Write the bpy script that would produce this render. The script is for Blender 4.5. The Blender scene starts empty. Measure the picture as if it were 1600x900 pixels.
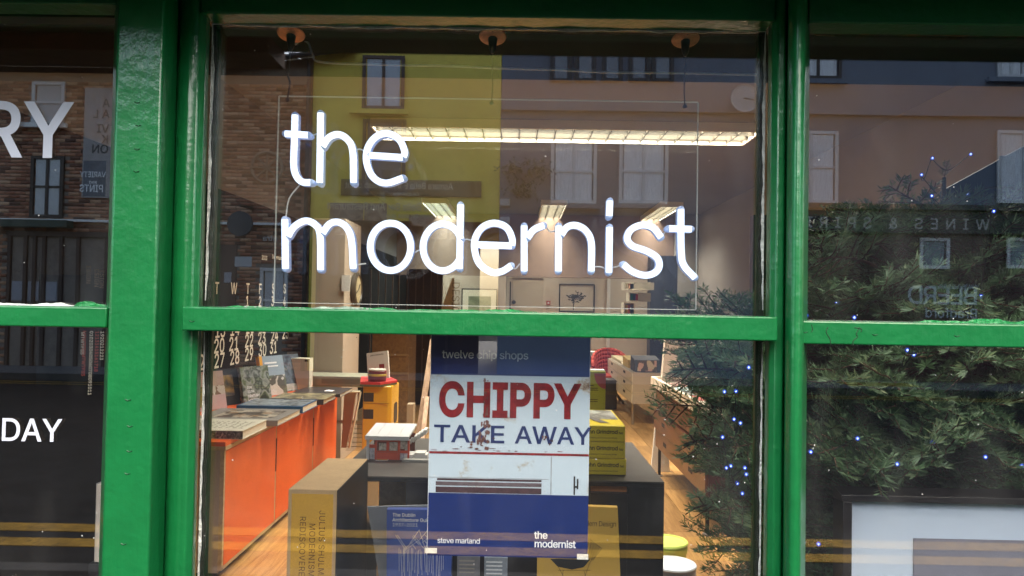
import bpy, bmesh, math, random, os
import numpy as np
from mathutils import Vector, Matrix
from mathutils.geometry import delaunay_2d_cdt as _cdt
rnd = random.Random(7)
SC = bpy.context.scene
COL = SC.collection
PI = math.pi

# ------------------------------------------------------------------ camera
EYE = 1.5            # camera height above the pavement
D = 1.2              # distance from the camera to the glass
F = 1164.0           # focal length in pixels of a 1600 px wide picture
YAW, PITCH, ROLL = math.radians(0.6), math.radians(1.25), math.radians(1.0)
cam = bpy.data.cameras.new('camera'); cam.sensor_width = 36; cam.lens = 36 * F / 1600
cam.clip_start = 0.02; cam.clip_end = 500
cam_ob = bpy.data.objects.new('camera', cam); COL.objects.link(cam_ob)
CM = (Matrix.Rotation(YAW, 4, 'Z') @ Matrix.Rotation(PI / 2 + PITCH, 4, 'X') @ Matrix.Rotation(ROLL, 4, 'Z'))
cam_ob.matrix_world = Matrix.Translation((0, 0, EYE)) @ CM
SC.camera = cam_ob

# ------------------------------------------------------------------ world, sun, exposure
SUN_EL, SUN_AZ = math.radians(50), math.radians(-162)      # azimuth measured from +y: it comes over the roofs across the street
world = bpy.data.worlds.new('World'); SC.world = world; world.use_nodes = True
wn = world.node_tree; bg = wn.nodes['Background']
sky = wn.nodes.new('ShaderNodeTexSky'); sky.sky_type = 'NISHITA'; sky.sun_disc = False
sky.sun_elevation = SUN_EL; sky.sun_rotation = -SUN_AZ; sky.dust_density = 4.0; sky.air_density = 1.2; sky.ozone_density = 0.6
wn.links.new(sky.outputs[0], bg.inputs[0]); bg.inputs[1].default_value = 0.15
sl = bpy.data.lights.new('sun', 'SUN'); sl.energy = 0.75; sl.angle = math.radians(55); sl.color = (1, .96, .9)
so = bpy.data.objects.new('sun', sl); COL.objects.link(so)
sd = Vector((math.cos(SUN_EL) * math.sin(SUN_AZ), math.cos(SUN_EL) * math.cos(SUN_AZ), math.sin(SUN_EL)))
so.rotation_euler = sd.to_track_quat('Z', 'Y').to_euler(); so.location = (0, 0, 20)
SC.view_settings.view_transform = 'Standard'; SC.view_settings.look = 'None'
SC.view_settings.exposure = 1.9; SC.view_settings.gamma = 1.0; SC.view_settings.use_curve_mapping = False
SC.render.engine = 'CYCLES'
cy = SC.cycles
cy.use_denoising = True
try: cy.denoiser = 'OPENIMAGEDENOISE'; cy.denoising_prefilter = 'ACCURATE'
except Exception: pass
cy.max_bounces = 7; cy.diffuse_bounces = 4; cy.glossy_bounces = 4; cy.transmission_bounces = 4; cy.transparent_max_bounces = 16
cy.sample_clamp_indirect = 6; cy.caustics_reflective = False; cy.caustics_refractive = False

# ------------------------------------------------------------------ pixel -> place
def W(px, py, y):
    d = CM.to_3x3() @ Vector(((px - 800) / F, (450 - py) / F, -1))
    k = y / d.y
    return Vector((d.x * k, y, EYE + d.z * k))
def X(px, y, py=477): return W(px, py, y).x
def Z(py, y, px=812): return W(px, py, y).z
def R(px, py, V):                                # a point of the street whose mirror image stands V metres ahead
    p = W(px, py, V); return Vector((p.x, 2 * D - V, p.z))

# ------------------------------------------------------------------ materials
MATS = {}
def nodes_of(m): return m.node_tree.nodes, m.node_tree.links
def M(name, col=(.5, .5, .5), rough=.5, metal=0., var=0., vscale=6., bump=0., bscale=40., coat=0., emit=None, estr=0., spec=None, stretch=(1, 1, 1), dirt=0.):
    if name in MATS: return MATS[name]
    m = bpy.data.materials.new(name); m.use_nodes = True; MATS[name] = m
    N, L = nodes_of(m); b = N['Principled BSDF']
    b.inputs['Base Color'].default_value = (*col, 1); b.inputs['Roughness'].default_value = rough; b.inputs['Metallic'].default_value = metal
    b.inputs['Coat Weight'].default_value = coat; b.inputs['Coat Roughness'].default_value = .08
    if spec is not None: b.inputs['Specular IOR Level'].default_value = spec
    if emit: b.inputs['Emission Color'].default_value = (*emit, 1); b.inputs['Emission Strength'].default_value = estr
    if var or bump or dirt:
        tc = N.new('ShaderNodeTexCoord'); mp = N.new('ShaderNodeMapping'); mp.inputs['Scale'].default_value = stretch
        L.new(tc.outputs['Object'], mp.inputs[0])
    if var:
        n = N.new('ShaderNodeTexNoise'); n.inputs['Scale'].default_value = vscale; n.inputs['Detail'].default_value = 6; n.inputs['Roughness'].default_value = .65
        L.new(mp.outputs[0], n.inputs[0])
        r = N.new('ShaderNodeValToRGB'); r.color_ramp.elements[0].position = .3; r.color_ramp.elements[1].position = .7
        r.color_ramp.elements[0].color = (*[max(0, c * (1 - var)) for c in col], 1); r.color_ramp.elements[1].color = (*[min(1, c * (1 + var)) for c in col], 1)
        L.new(n.outputs[0], r.inputs[0]); src = r.outputs[0]
        if dirt:
            n2 = N.new('ShaderNodeTexNoise'); n2.inputs['Scale'].default_value = vscale * 4.7; n2.inputs['Detail'].default_value = 8
            L.new(mp.outputs[0], n2.inputs[0])
            r2 = N.new('ShaderNodeValToRGB'); r2.color_ramp.elements[0].position = .56; r2.color_ramp.elements[1].position = .68
            mx = N.new('ShaderNodeMixRGB'); mx.inputs[2].default_value = (*[c * .35 for c in col], 1)
            ml = N.new('ShaderNodeMath'); ml.operation = 'MULTIPLY'; ml.inputs[1].default_value = dirt
            L.new(n2.outputs[0], r2.inputs[0]); L.new(r2.outputs[0], ml.inputs[0]); L.new(ml.outputs[0], mx.inputs[0]); L.new(src, mx.inputs[1]); src = mx.outputs[0]
        L.new(src, b.inputs['Base Color'])
    if bump:
        n = N.new('ShaderNodeTexNoise'); n.inputs['Scale'].default_value = bscale; n.inputs['Detail'].default_value = 4
        L.new(mp.outputs[0], n.inputs[0])
        bp = N.new('ShaderNodeBump'); bp.inputs['Strength'].default_value = bump; bp.inputs['Distance'].default_value = .01
        L.new(n.outputs[0], bp.inputs['Height']); L.new(bp.outputs[0], b.inputs['Normal'])
    return m

def M_photo(name, cols, scale=9., kind='noise', rough=.35):      # flat print that reads as a photograph
    if name in MATS: return MATS[name]
    m = bpy.data.materials.new(name); m.use_nodes = True; MATS[name] = m
    N, L = nodes_of(m); b = N['Principled BSDF']; b.inputs['Roughness'].default_value = rough
    tc = N.new('ShaderNodeTexCoord')
    if kind == 'cells':
        n = N.new('ShaderNodeTexVoronoi'); n.distance = 'CHEBYCHEV'; n.inputs['Scale'].default_value = scale; out = n.outputs['Color']
    else:
        n = N.new('ShaderNodeTexNoise'); n.inputs['Scale'].default_value = scale; n.inputs['Detail'].default_value = 5; n.inputs['Distortion'].default_value = .6; out = n.outputs[0]
    L.new(tc.outputs['Object'], n.inputs[0])
    r = N.new('ShaderNodeValToRGB'); e = r.color_ramp.elements
    while len(e) < len(cols): e.new(.5)
    for i, c in enumerate(cols):
        e[i].position = (.3 + .4 * i / (len(cols) - 1)) if kind == 'noise' else i / len(cols); e[i].color = (*c, 1)
    if kind == 'cells': r.color_ramp.interpolation = 'CONSTANT'
    L.new(out, r.inputs[0]); L.new(r.outputs[0], b.inputs['Base Color'])
    return m

def M_glass(name, r0=.10, tint=(.93, .97, .95), specks=True, wobble=.0):
    if name in MATS: return MATS[name]
    m = bpy.data.materials.new(name); m.use_nodes = True; MATS[name] = m
    N, L = nodes_of(m); N.remove(N['Principled BSDF']); out = N['Material Output']
    tr = N.new('ShaderNodeBsdfTransparent'); tr.inputs[0].default_value = (*tint, 1)
    gl = N.new('ShaderNodeBsdfGlossy'); gl.inputs['Roughness'].default_value = 0.0; gl.inputs[0].default_value = (1, 1, 1, 1)
    lw = N.new('ShaderNodeLayerWeight'); pw = N.new('ShaderNodeMath'); pw.operation = 'POWER'; pw.inputs[1].default_value = 4
    L.new(lw.outputs['Facing'], pw.inputs[0])
    ma = N.new('ShaderNodeMath'); ma.operation = 'MULTIPLY_ADD'; ma.inputs[1].default_value = .6; ma.inputs[2].default_value = r0
    L.new(pw.outputs[0], ma.inputs[0])
    mx = N.new('ShaderNodeMixShader'); L.new(ma.outputs[0], mx.inputs[0]); L.new(tr.outputs[0], mx.inputs[1]); L.new(gl.outputs[0], mx.inputs[2])
    res = mx.outputs[0]
    if wobble:
        tcw = N.new('ShaderNodeTexCoord'); nw = N.new('ShaderNodeTexNoise'); nw.inputs['Scale'].default_value = 5; nw.inputs['Detail'].default_value = 0
        L.new(tcw.outputs['Object'], nw.inputs[0]); bw = N.new('ShaderNodeBump'); bw.inputs['Strength'].default_value = wobble; bw.inputs['Distance'].default_value = .01
        L.new(nw.outputs[0], bw.inputs['Height']); L.new(bw.outputs[0], gl.inputs['Normal'])
    if specks:                                                   # dust and dried drops on the outside
        tc = N.new('ShaderNodeTexCoord')
        vo = N.new('ShaderNodeTexVoronoi'); vo.inputs['Scale'].default_value = 46; L.new(tc.outputs['Object'], vo.inputs[0])
        lt = N.new('ShaderNodeMath'); lt.operation = 'LESS_THAN'; lt.inputs[1].default_value = .05; L.new(vo.outputs['Distance'], lt.inputs[0])
        no = N.new('ShaderNodeTexNoise'); no.inputs['Scale'].default_value = 7; no.inputs['Detail'].default_value = 3; L.new(tc.outputs['Object'], no.inputs[0])
        sp = N.new('ShaderNodeSeparateColor'); L.new(vo.outputs['Color'], sp.inputs[0])
        gt = N.new('ShaderNodeMath'); gt.operation = 'GREATER_THAN'; gt.inputs[1].default_value = .74; L.new(sp.outputs[0], gt.inputs[0])
        g2 = N.new('ShaderNodeMath'); g2.operation = 'GREATER_THAN'; g2.inputs[1].default_value = .47; L.new(no.outputs[0], g2.inputs[0])
        a = N.new('ShaderNodeMath'); a.operation = 'MULTIPLY'; L.new(lt.outputs[0], a.inputs[0]); L.new(gt.outputs[0], a.inputs[1])
        a2 = N.new('ShaderNodeMath'); a2.operation = 'MULTIPLY'; L.new(a.outputs[0], a2.inputs[0]); L.new(g2.outputs[0], a2.inputs[1])
        a3 = N.new('ShaderNodeMath'); a3.operation = 'MULTIPLY'; a3.inputs[1].default_value = .75; L.new(a2.outputs[0], a3.inputs[0])
        df = N.new('ShaderNodeBsdfDiffuse'); df.inputs[0].default_value = (.75, .75, .72, 1)
        mps = N.new('ShaderNodeMapping'); mps.inputs['Scale'].default_value = (9, 9, 2.2); L.new(tc.outputs['Object'], mps.inputs[0])
        ns = N.new('ShaderNodeTexNoise'); ns.inputs['Scale'].default_value = 1; ns.inputs['Detail'].default_value = 7; ns.inputs['Distortion'].default_value = 1.2; L.new(mps.outputs[0], ns.inputs[0])
        rs_ = N.new('ShaderNodeMapRange'); rs_.inputs[1].default_value = .48; rs_.inputs[2].default_value = .8; rs_.inputs[3].default_value = 0; rs_.inputs[4].default_value = .012; L.new(ns.outputs[0], rs_.inputs[0])
        ad_ = N.new('ShaderNodeMath'); ad_.operation = 'ADD'; L.new(a3.outputs[0], ad_.inputs[0]); L.new(rs_.outputs[0], ad_.inputs[1]); a3 = ad_
        m2 = N.new('ShaderNodeMixShader'); L.new(a3.outputs[0], m2.inputs[0]); L.new(res, m2.inputs[1]); L.new(df.outputs[0], m2.inputs[2]); res = m2.outputs[0]
    L.new(res, out.inputs[0])
    return m

def M_wood(name, c0, c1, scale=3., stretch=(8, .6, 8), rough=.4, vary=True):
    if name in MATS: return MATS[name]
    m = bpy.data.materials.new(name); m.use_nodes = True; MATS[name] = m
    N, L = nodes_of(m); b = N['Principled BSDF']; b.inputs['Roughness'].default_value = rough
    tc = N.new('ShaderNodeTexCoord'); mp = N.new('ShaderNodeMapping'); mp.inputs['Scale'].default_value = stretch
    oi = N.new('ShaderNodeObjectInfo'); ad = N.new('ShaderNodeVectorMath'); ad.operation = 'ADD'
    cb = N.new('ShaderNodeCombineXYZ'); mu = N.new('ShaderNodeMath'); mu.operation = 'MULTIPLY'; mu.inputs[1].default_value = 40
    L.new(oi.outputs['Random'], mu.inputs[0]); L.new(mu.outputs[0], cb.inputs[0]); L.new(mu.outputs[0], cb.inputs[1])
    L.new(tc.outputs['Object'], ad.inputs[0]); L.new(cb.outputs[0], ad.inputs[1]); L.new(ad.outputs[0], mp.inputs[0])
    n = N.new('ShaderNodeTexNoise'); n.inputs['Scale'].default_value = scale; n.inputs['Detail'].default_value = 8; n.inputs['Distortion'].default_value = .8
    L.new(mp.outputs[0], n.inputs[0])
    r = N.new('ShaderNodeValToRGB'); r.color_ramp.elements[0].color = (*c0, 1); r.color_ramp.elements[1].color = (*c1, 1)
    r.color_ramp.elements[0].position = .32; r.color_ramp.elements[1].position = .68
    L.new(n.outputs[0], r.inputs[0])
    if vary:
        hs = N.new('ShaderNodeHueSaturation'); mr = N.new('ShaderNodeMapRange'); mr.inputs[3].default_value = .72; mr.inputs[4].default_value = 1.25
        L.new(oi.outputs['Random'], mr.inputs[0]); L.new(mr.outputs[0], hs.inputs['Value']); L.new(r.outputs[0], hs.inputs['Color']); L.new(hs.outputs[0], b.inputs['Base Color'])
    else: L.new(r.outputs[0], b.inputs['Base Color'])
    bp = N.new('ShaderNodeBump'); bp.inputs['Strength'].default_value = .15; bp.inputs['Distance'].default_value = .003
    L.new(n.outputs[0], bp.inputs['Height']); L.new(bp.outputs[0], b.inputs['Normal'])
    return m

def M_emit(name, col, strength):
    if name in MATS: return MATS[name]
    m = bpy.data.materials.new(name); m.use_nodes = True; MATS[name] = m
    N, L = nodes_of(m); N.remove(N['Principled BSDF']); e = N.new('ShaderNodeEmission'); e.inputs[0].default_value = (*col, 1); e.inputs[1].default_value = strength
    L.new(e.outputs[0], N['Material Output'].inputs[0]); return m

# ------------------------------------------------------------------ objects
def props(o, label=None, cat=None, group=None, kind=None):
    if label: o['label'] = label
    if cat: o['category'] = cat
    if group: o['group'] = group
    if kind: o['kind'] = kind
    return o
def thing(name, loc, label, cat, group=None, rot=(0, 0, 0)):
    o = bpy.data.objects.new(name, None); COL.objects.link(o); o.location = loc; o.rotation_euler = rot; o.empty_display_size = .05
    return props(o, label, cat, group)
class MB:
    def __init__(s): s.v = []; s.f = []; s.mi = []
    def quad(s, a, b, c, d, mi=0):
        n = len(s.v); s.v += [tuple(a), tuple(b), tuple(c), tuple(d)]; s.f.append((n, n + 1, n + 2, n + 3)); s.mi.append(mi); return s
    def box(s, x0, x1, y0, y1, z0, z1, mi=0):
        if x0 > x1: x0, x1 = x1, x0
        if y0 > y1: y0, y1 = y1, y0
        if z0 > z1: z0, z1 = z1, z0
        n = len(s.v)
        s.v += [(x0, y0, z0), (x1, y0, z0), (x1, y1, z0), (x0, y1, z0), (x0, y0, z1), (x1, y0, z1), (x1, y1, z1), (x0, y1, z1)]
        for f in ((0, 3, 2, 1), (4, 5, 6, 7), (0, 1, 5, 4), (1, 2, 6, 5), (2, 3, 7, 6), (3, 0, 4, 7)): s.f.append(tuple(n + i for i in f)); s.mi.append(mi)
        return s
    def prism(s, poly, z0, z1, mi=0, axis='z'):
        k = len(poly); n = len(s.v)
        def P(a, b, h): return (a, b, h) if axis == 'z' else ((a, h, b) if axis == 'y' else (h, a, b))
        s.v += [P(a, b, z0) for a, b in poly] + [P(a, b, z1) for a, b in poly]
        s.f.append(tuple(n + i for i in range(k - 1, -1, -1))); s.f.append(tuple(n + k + i for i in range(k))); s.mi += [mi, mi]
        for i in range(k): j = (i + 1) % k; s.f.append((n + i, n + j, n + k + j, n + k + i)); s.mi.append(mi)
        return s
    def tube(s, pts, r, sides=8, mi=0, cap=True):
        pts = [Vector(p) for p in pts]; k = len(pts); n0 = len(s.v); rr = r if isinstance(r, (list, tuple)) else [r] * k
        up = Vector((0, 0, 1))
        for i, p in enumerate(pts):
            t = (pts[min(i + 1, k - 1)] - pts[max(i - 1, 0)]).normalized()
            a = t.cross(up)
            if a.length < 1e-3: a = t.cross(Vector((0, 1, 0)))
            a.normalize(); b = a.cross(t).normalized()
            for j in range(sides):
                an = 2 * PI * j / sides; s.v.append(tuple(p + (a * math.cos(an) + b * math.sin(an)) * rr[i]))
        for i in range(k - 1):
            for j in range(sides):
                j2 = (j + 1) % sides; s.f.append((n0 + i * sides + j, n0 + i * sides + j2, n0 + (i + 1) * sides + j2, n0 + (i + 1) * sides + j)); s.mi.append(mi)
        if cap:
            s.f.append(tuple(n0 + j for j in range(sides - 1, -1, -1))); s.f.append(tuple(n0 + (k - 1) * sides + j for j in range(sides))); s.mi += [mi, mi]
        return s
    def lathe(s, prof, c=(0, 0, 0), sides=24, mi=0, axis='z'):
        n0 = len(s.v); k = len(prof)
        for r, h in prof:
            for j in range(sides):
                a = 2 * PI * j / sides; u, w = r * math.cos(a), r * math.sin(a)
                q = (u, w, h) if axis == 'z' else ((u, h, w) if axis == 'y' else (h, u, w))
                s.v.append((c[0] + q[0], c[1] + q[1], c[2] + q[2]))
        for i in range(k - 1):
            for j in range(sides):
                j2 = (j + 1) % sides; s.f.append((n0 + i * sides + j, n0 + i * sides + j2, n0 + (i + 1) * sides + j2, n0 + (i + 1) * sides + j)); s.mi.append(mi)
        s.f.append(tuple(n0 + j for j in range(sides - 1, -1, -1))); s.f.append(tuple(n0 + (k - 1) * sides + j for j in range(sides))); s.mi += [mi, mi]
        return s
    def mesh(s, name, mats, smooth=False):
        me = bpy.data.meshes.new(name); me.from_pydata(s.v, [], s.f)
        for m in (mats if isinstance(mats, (list, tuple)) else [mats]): me.materials.append(m)
        me.polygons.foreach_set('material_index', s.mi)
        bm = bmesh.new(); bm.from_mesh(me); bmesh.ops.recalc_face_normals(bm, faces=bm.faces[:]); bm.to_mesh(me); bm.free()
        if smooth:
            me.polygons.foreach_set('use_smooth', [True] * len(me.polygons))
            try: me.set_sharp_from_angle(angle=math.radians(35))
            except Exception: pass
        me.update(); return me
    def build(s, name, mats, parent=None, smooth=False, bev=0., seg=2, label=None):
        return place(name, s.mesh(name, mats, smooth or bev > 0), parent, bev, seg, label)
def place(name, me, parent=None, bev=0., seg=2, label=None):
    o = bpy.data.objects.new(name, me); COL.objects.link(o)
    if parent is not None:                                   # meshes are given in world space: keep them there
        o.parent = parent; o.matrix_parent_inverse = Matrix.LocRotScale(parent.location, parent.rotation_euler, parent.scale).inverted() if parent.parent is None else (parent_world(parent)).inverted()
    if bev:
        b = o.modifiers.new('edge', 'BEVEL'); b.width = bev; b.segments = seg; b.limit_method = 'ANGLE'; b.angle_limit = math.radians(30)
    if label: o['label'] = label
    return o
def parent_world(o):
    m = Matrix.LocRotScale(o.location, o.rotation_euler, o.scale)
    if o.parent is not None: m = parent_world(o.parent) @ o.matrix_parent_inverse @ m
    return m
def box(name, x0, x1, y0, y1, z0, z1, mat, parent=None, bev=0., label=None):
    return MB().box(x0, x1, y0, y1, z0, z1).build(name, mat, parent, bev=bev, label=label)

FONT = None
try: FONT = bpy.data.fonts.load(bpy.utils.system_resource('DATAFILES') + '/fonts/Inter.woff2')
except Exception: FONT = None
def text(body, h, origin, right, up, mat, parent=None, align='LEFT', weight=0., name='lettering', depth=.0004, sx=1., space=1., line=1.):
    """flat lettering of cap height h with its baseline start at origin, along 'right' and 'up'"""
    c = bpy.data.curves.new('t', 'FONT'); c.body = body; c.align_x = align; c.resolution_u = 3
    if FONT: c.font = FONT
    c.size = h / (.568 if FONT else .70); c.space_character = space; c.space_line = line
    o = bpy.data.objects.new('t', c); COL.objects.link(o)
    oe = o.evaluated_get(bpy.context.evaluated_depsgraph_get()); cu = oe.to_curve(bpy.context.evaluated_depsgraph_get())
    polys = []
    for sp in cu.splines:                       # every contour is filled by itself: the font's strokes overlap
        pts = []
        if sp.type == 'BEZIER':
            n = len(sp.bezier_points); k_ = 4 if h > .008 else 3
            for i in range(n):
                p, q = sp.bezier_points[i], sp.bezier_points[(i + 1) % n]; P0, P1, P2, P3 = p.co, p.handle_right, q.handle_left, q.co
                straight = (P1 - P0).cross(P3 - P0).length < 1e-7 and (P2 - P0).cross(P3 - P0).length < 1e-7
                for t_ in ([0] if straight else [j / k_ for j in range(k_)]): u = 1 - t_; pts.append(P0 * u ** 3 + P1 * 3 * u * u * t_ + P2 * 3 * u * t_ * t_ + P3 * t_ ** 3)
        else: pts = [Vector(p.co[:3]) for p in sp.points]
        cl = []
        for p in pts:
            p = Vector((p.x, p.y))
            if not cl or (p - cl[-1]).length > 1e-6: cl.append(p)
        if len(cl) > 2: polys.append(cl)
    oe.to_curve_clear(); bpy.data.objects.remove(o); bpy.data.curves.remove(c)
    area = lambda p: .5 * sum(p[i].x * p[(i + 1) % len(p)].y - p[(i + 1) % len(p)].x * p[i].y for i in range(len(p)))
    ars = [area(p) for p in polys]; big = max(ars, key=abs) if ars else 1
    sg = 1 if big > 0 else -1; wo = weight * h
    def grow(p):
        n = len(p); out = []
        for i in range(n):
            d0 = (p[i] - p[i - 1]).normalized(); d1 = (p[(i + 1) % n] - p[i]).normalized(); n0 = Vector((d0.y, -d0.x)) * sg; n1 = Vector((d1.y, -d1.x)) * sg
            m_ = n0 + n1; m_ = m_ / max(.5, m_.length_squared / 2) if m_.length > 1e-4 else n0
            out.append(p[i] + m_ * wo)
        return out
    def inside(pt, p):
        r_ = False
        for i in range(len(p)):
            a_, b_ = p[i], p[i - 1]
            if (a_.y > pt.y) != (b_.y > pt.y) and pt.x < (b_.x - a_.x) * (pt.y - a_.y) / (b_.y - a_.y) + a_.x: r_ = not r_
        return r_
    gp_ = [grow(p) if wo else p for p in polys]; cuts = sorted(range(len(gp_)), key=lambda i: min(v.x for v in gp_[i])); clus = []
    for i in cuts:                              # contours that overlap in x belong to one letter
        x0_, x1_ = min(v.x for v in gp_[i]), max(v.x for v in gp_[i])
        if clus and x0_ < clus[-1][1]: clus[-1][0].append(i); clus[-1][1] = max(clus[-1][1], x1_)
        else: clus.append([[i], x1_])
    tv, tf = [], []
    for ids, _x in clus:
        vs, es, S_ = [], [], 1000.0
        for i in ids: n0 = len(vs); m_ = len(gp_[i]); vs += [v * (1 / h) for v in gp_[i]]; es += [(n0 + k, n0 + (k + 1) % m_) for k in range(m_)]
        rv, re_, rf, *_o = _cdt(vs, es, [], 0, 1e-5)
        A = np.array([(vs[a_].x, vs[a_].y, vs[b_].x, vs[b_].y) for a_, b_ in es]); n0 = len(tv); tv += [(v.x * h, v.y * h, 0) for v in rv]
        for f in rf:
            cx_ = sum(rv[k].x for k in f) / 3; cy_ = sum(rv[k].y for k in f) / 3
            up_ = (A[:, 1] <= cy_) & (A[:, 3] > cy_); dn_ = (A[:, 3] <= cy_) & (A[:, 1] > cy_)
            with np.errstate(all='ignore'): xi = A[:, 0] + (cy_ - A[:, 1]) / (A[:, 3] - A[:, 1]) * (A[:, 2] - A[:, 0])
            w_ = int((up_ & (xi > cx_)).sum()) - int((dn_ & (xi > cx_)).sum())
            if w_ != 0: tf.append(tuple(n0 + k for k in f))
    me = bpy.data.meshes.new('t'); me.from_pydata(tv, [], tf)
    r = Vector(right).normalized(); u = Vector(up).normalized(); n = r.cross(u)
    mt = Matrix((( r.x * sx, u.x, n.x, origin[0]), (r.y * sx, u.y, n.y, origin[1]), (r.z * sx, u.z, n.z, origin[2]), (0, 0, 0, 1)))
    me.transform(mt); me.name = name; me.materials.clear(); me.materials.append(mat)
    return place(name, me, parent)
def hull_frame(p, ang):  # rotate the points of a box about p by ang round z
    pass
def lean_box(name, base, w, h, t, rz, lean, mat, parent=None, extra=None):
    """a board standing on 'base' (centre of its lower edge), turned rz about z and leaning back by lean; returns object and its matrix"""
    mt = Matrix.Translation(base) @ Matrix.Rotation(rz, 4, 'Z') @ Matrix.Rotation(-lean, 4, 'X')
    b = MB().box(-w / 2, w / 2, 0, t, 0, h); me = b.mesh(name, mat); me.transform(mt)
    return place(name, me, parent), mt
def sheet(name, mt, x0, x1, z0, z1, mat, parent, off=.001, thick=.0006):
    me = MB().box(x0, x1, -off - thick, -off, z0, z1).mesh(name, mat); me.transform(mt); return place(name, me, parent)
def catmull(pts, n=8):
    P = [Vector(p) for p in pts]; P = [P[0] * 2 - P[1]] + P + [P[-1] * 2 - P[-2]]; out = []
    for i in range(1, len(P) - 2):
        a, b, c, d = P[i - 1], P[i], P[i + 1], P[i + 2]
        for k in range(n):
            t = k / n; out.append(.5 * ((2 * b) + (c - a) * t + (2 * a - 5 * b + 4 * c - d) * t * t + (3 * b - a - 3 * c + d) * t ** 3))
    out.append(P[-2]); return out

# ------------------------------------------------------------------ palette
def green_paint():
    m = M('green_gloss_paint', (.005, .122, .032), .32, var=.14, vscale=9, coat=.35, spec=.4)
    N, L = nodes_of(m); b = N['Principled BSDF']; tc = N.new('ShaderNodeTexCoord')
    n1 = N.new('ShaderNodeTexNoise'); n1.inputs['Scale'].default_value = 55; n1.inputs['Detail'].default_value = 3
    v = N.new('ShaderNodeTexVoronoi'); v.inputs['Scale'].default_value = 28; v.feature = 'SMOOTH_F1'
    mp = N.new('ShaderNodeMapping'); mp.inputs['Scale'].default_value = (60, 60, 7)
    n2 = N.new('ShaderNodeTexNoise'); n2.inputs['Scale'].default_value = 1; n2.inputs['Detail'].default_value = 3
    for n in (n1, v): L.new(tc.outputs['Object'], n.inputs[0])
    L.new(tc.outputs['Object'], mp.inputs[0]); L.new(mp.outputs[0], n2.inputs[0])
    lt = N.new('ShaderNodeMapRange'); lt.inputs[1].default_value = .0; lt.inputs[2].default_value = .16; lt.inputs[3].default_value = .25; lt.inputs[4].default_value = 0
    L.new(v.outputs['Distance'], lt.inputs[0])
    a = N.new('ShaderNodeMath'); a.operation = 'ADD'; L.new(n1.outputs[0], a.inputs[0]); L.new(lt.outputs[0], a.inputs[1])
    a2 = N.new('ShaderNodeMath'); a2.operation = 'MULTIPLY_ADD'; a2.inputs[1].default_value = .9; L.new(n2.outputs[0], a2.inputs[0]); L.new(a.outputs[0], a2.inputs[2])
    bp = N.new('ShaderNodeBump'); bp.inputs['Strength'].default_value = .36; bp.inputs['Distance'].default_value = .004
    L.new(a2.outputs[0], bp.inputs['Height']); L.new(bp.outputs[0], b.inputs['Normal']); L.new(bp.outputs[0], b.inputs['Coat Normal'])
    return m
GREEN = green_paint()
PUTTY = M('putty', (.55, .56, .52), .7, var=.3, vscale=40, bump=.6, bscale=120)
DARKWOOD = M('dark_brown_wood', (.014, .008, .007), .35, var=.3, vscale=6, stretch=(1, 6, 6), bump=.1)
GLASS = M_glass('shop_glass', .14, (.98, .99, .985), wobble=.006)
WHITE = M('white_paint', (.78, .77, .74), .5)
VINYL = M('white_vinyl', (.54, .58, .66), .4)
BLACK = M('black_board', (.012, .012, .013), .45, var=.3, vscale=8)
BEIGE = M('beige_wall_paint', (.27, .245, .215), .7, var=.05, vscale=2)
CEIL = M('cream_ceiling_paint', (.16, .15, .145), .75, var=.06, vscale=1.5)
PLY = M_wood('plywood_edge', (.36, .25, .13), (.50, .37, .22), 6, vary=False)
ORANGE = M('orange_laminate', (.72, .105, .012), .38, var=.06, vscale=7, dirt=.12)
NAVY = M('navy_print', (.004, .019, .125), .4)
NAVYTXT = M('navy_ink', (.015, .03, .12), .4)
INK = M('black_ink', (.015, .015, .015), .5)
WHITEINK = M('white_ink', (.80, .82, .85), .4)

# ================================================================== THE SHOPFRONT
shop = thing('shopfront', (0, D, 0), 'green painted wooden shopfront with thick glossy posts, rails and six panes', 'shopfront')
TOPZ = EYE + .53
def poly_px(lst): return [(X(p, y), y) for p, y in lst]
# left pilaster with its chamfer, groove and round sash stile
MB().prism(poly_px([(166, 1.20), (171, 1.10), (243, 1.10), (266, 1.150), (266, 1.20)]), .3, TOPZ).build('mullion', GREEN, shop, bev=.0035, seg=3)
MB().prism(poly_px([(268, 1.20), (268, 1.158), (274, 1.152), (286, 1.149), (300, 1.153), (311, 1.163), (315, 1.180), (317, 1.20)]), .3, TOPZ).build('stile', GREEN, shop, bev=.002)
MB().prism(poly_px([(1196, 1.20), (1197, 1.180), (1202, 1.160), (1212, 1.150), (1223, 1.149), (1226, 1.156), (1226, 1.20)]), .3, TOPZ).build('stile', GREEN, shop, bev=.002)
MB().prism(poly_px([(1227, 1.20), (1227, 1.142), (1230, 1.120), (1238, 1.108), (1247, 1.104), (1253, 1.108), (1255.5, 1.118), (1262, 1.20)]), .3, TOPZ).build('mullion', GREEN, shop, bev=.003, seg=3)
for _a, _b in ((262, 272), (1222, 1231)): MB().box(X(_a, 1.17), X(_b, 1.17), 1.168, 1.1985, .3, TOPZ - .001).build('groove_strip', GREEN, shop)
# outer posts of the front, outside the picture
for s in (-1, 1): MB().box(s * 1.72, s * 1.84, 1.09, 1.2, .3, TOPZ).build('mullion', GREEN, shop, bev=.004)
XL, XR = -1.72, 1.72
xa, xb, xc, xd = X(170, 1.19), X(318, 1.19), X(1194, 1.19), X(1258, 1.19)
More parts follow.
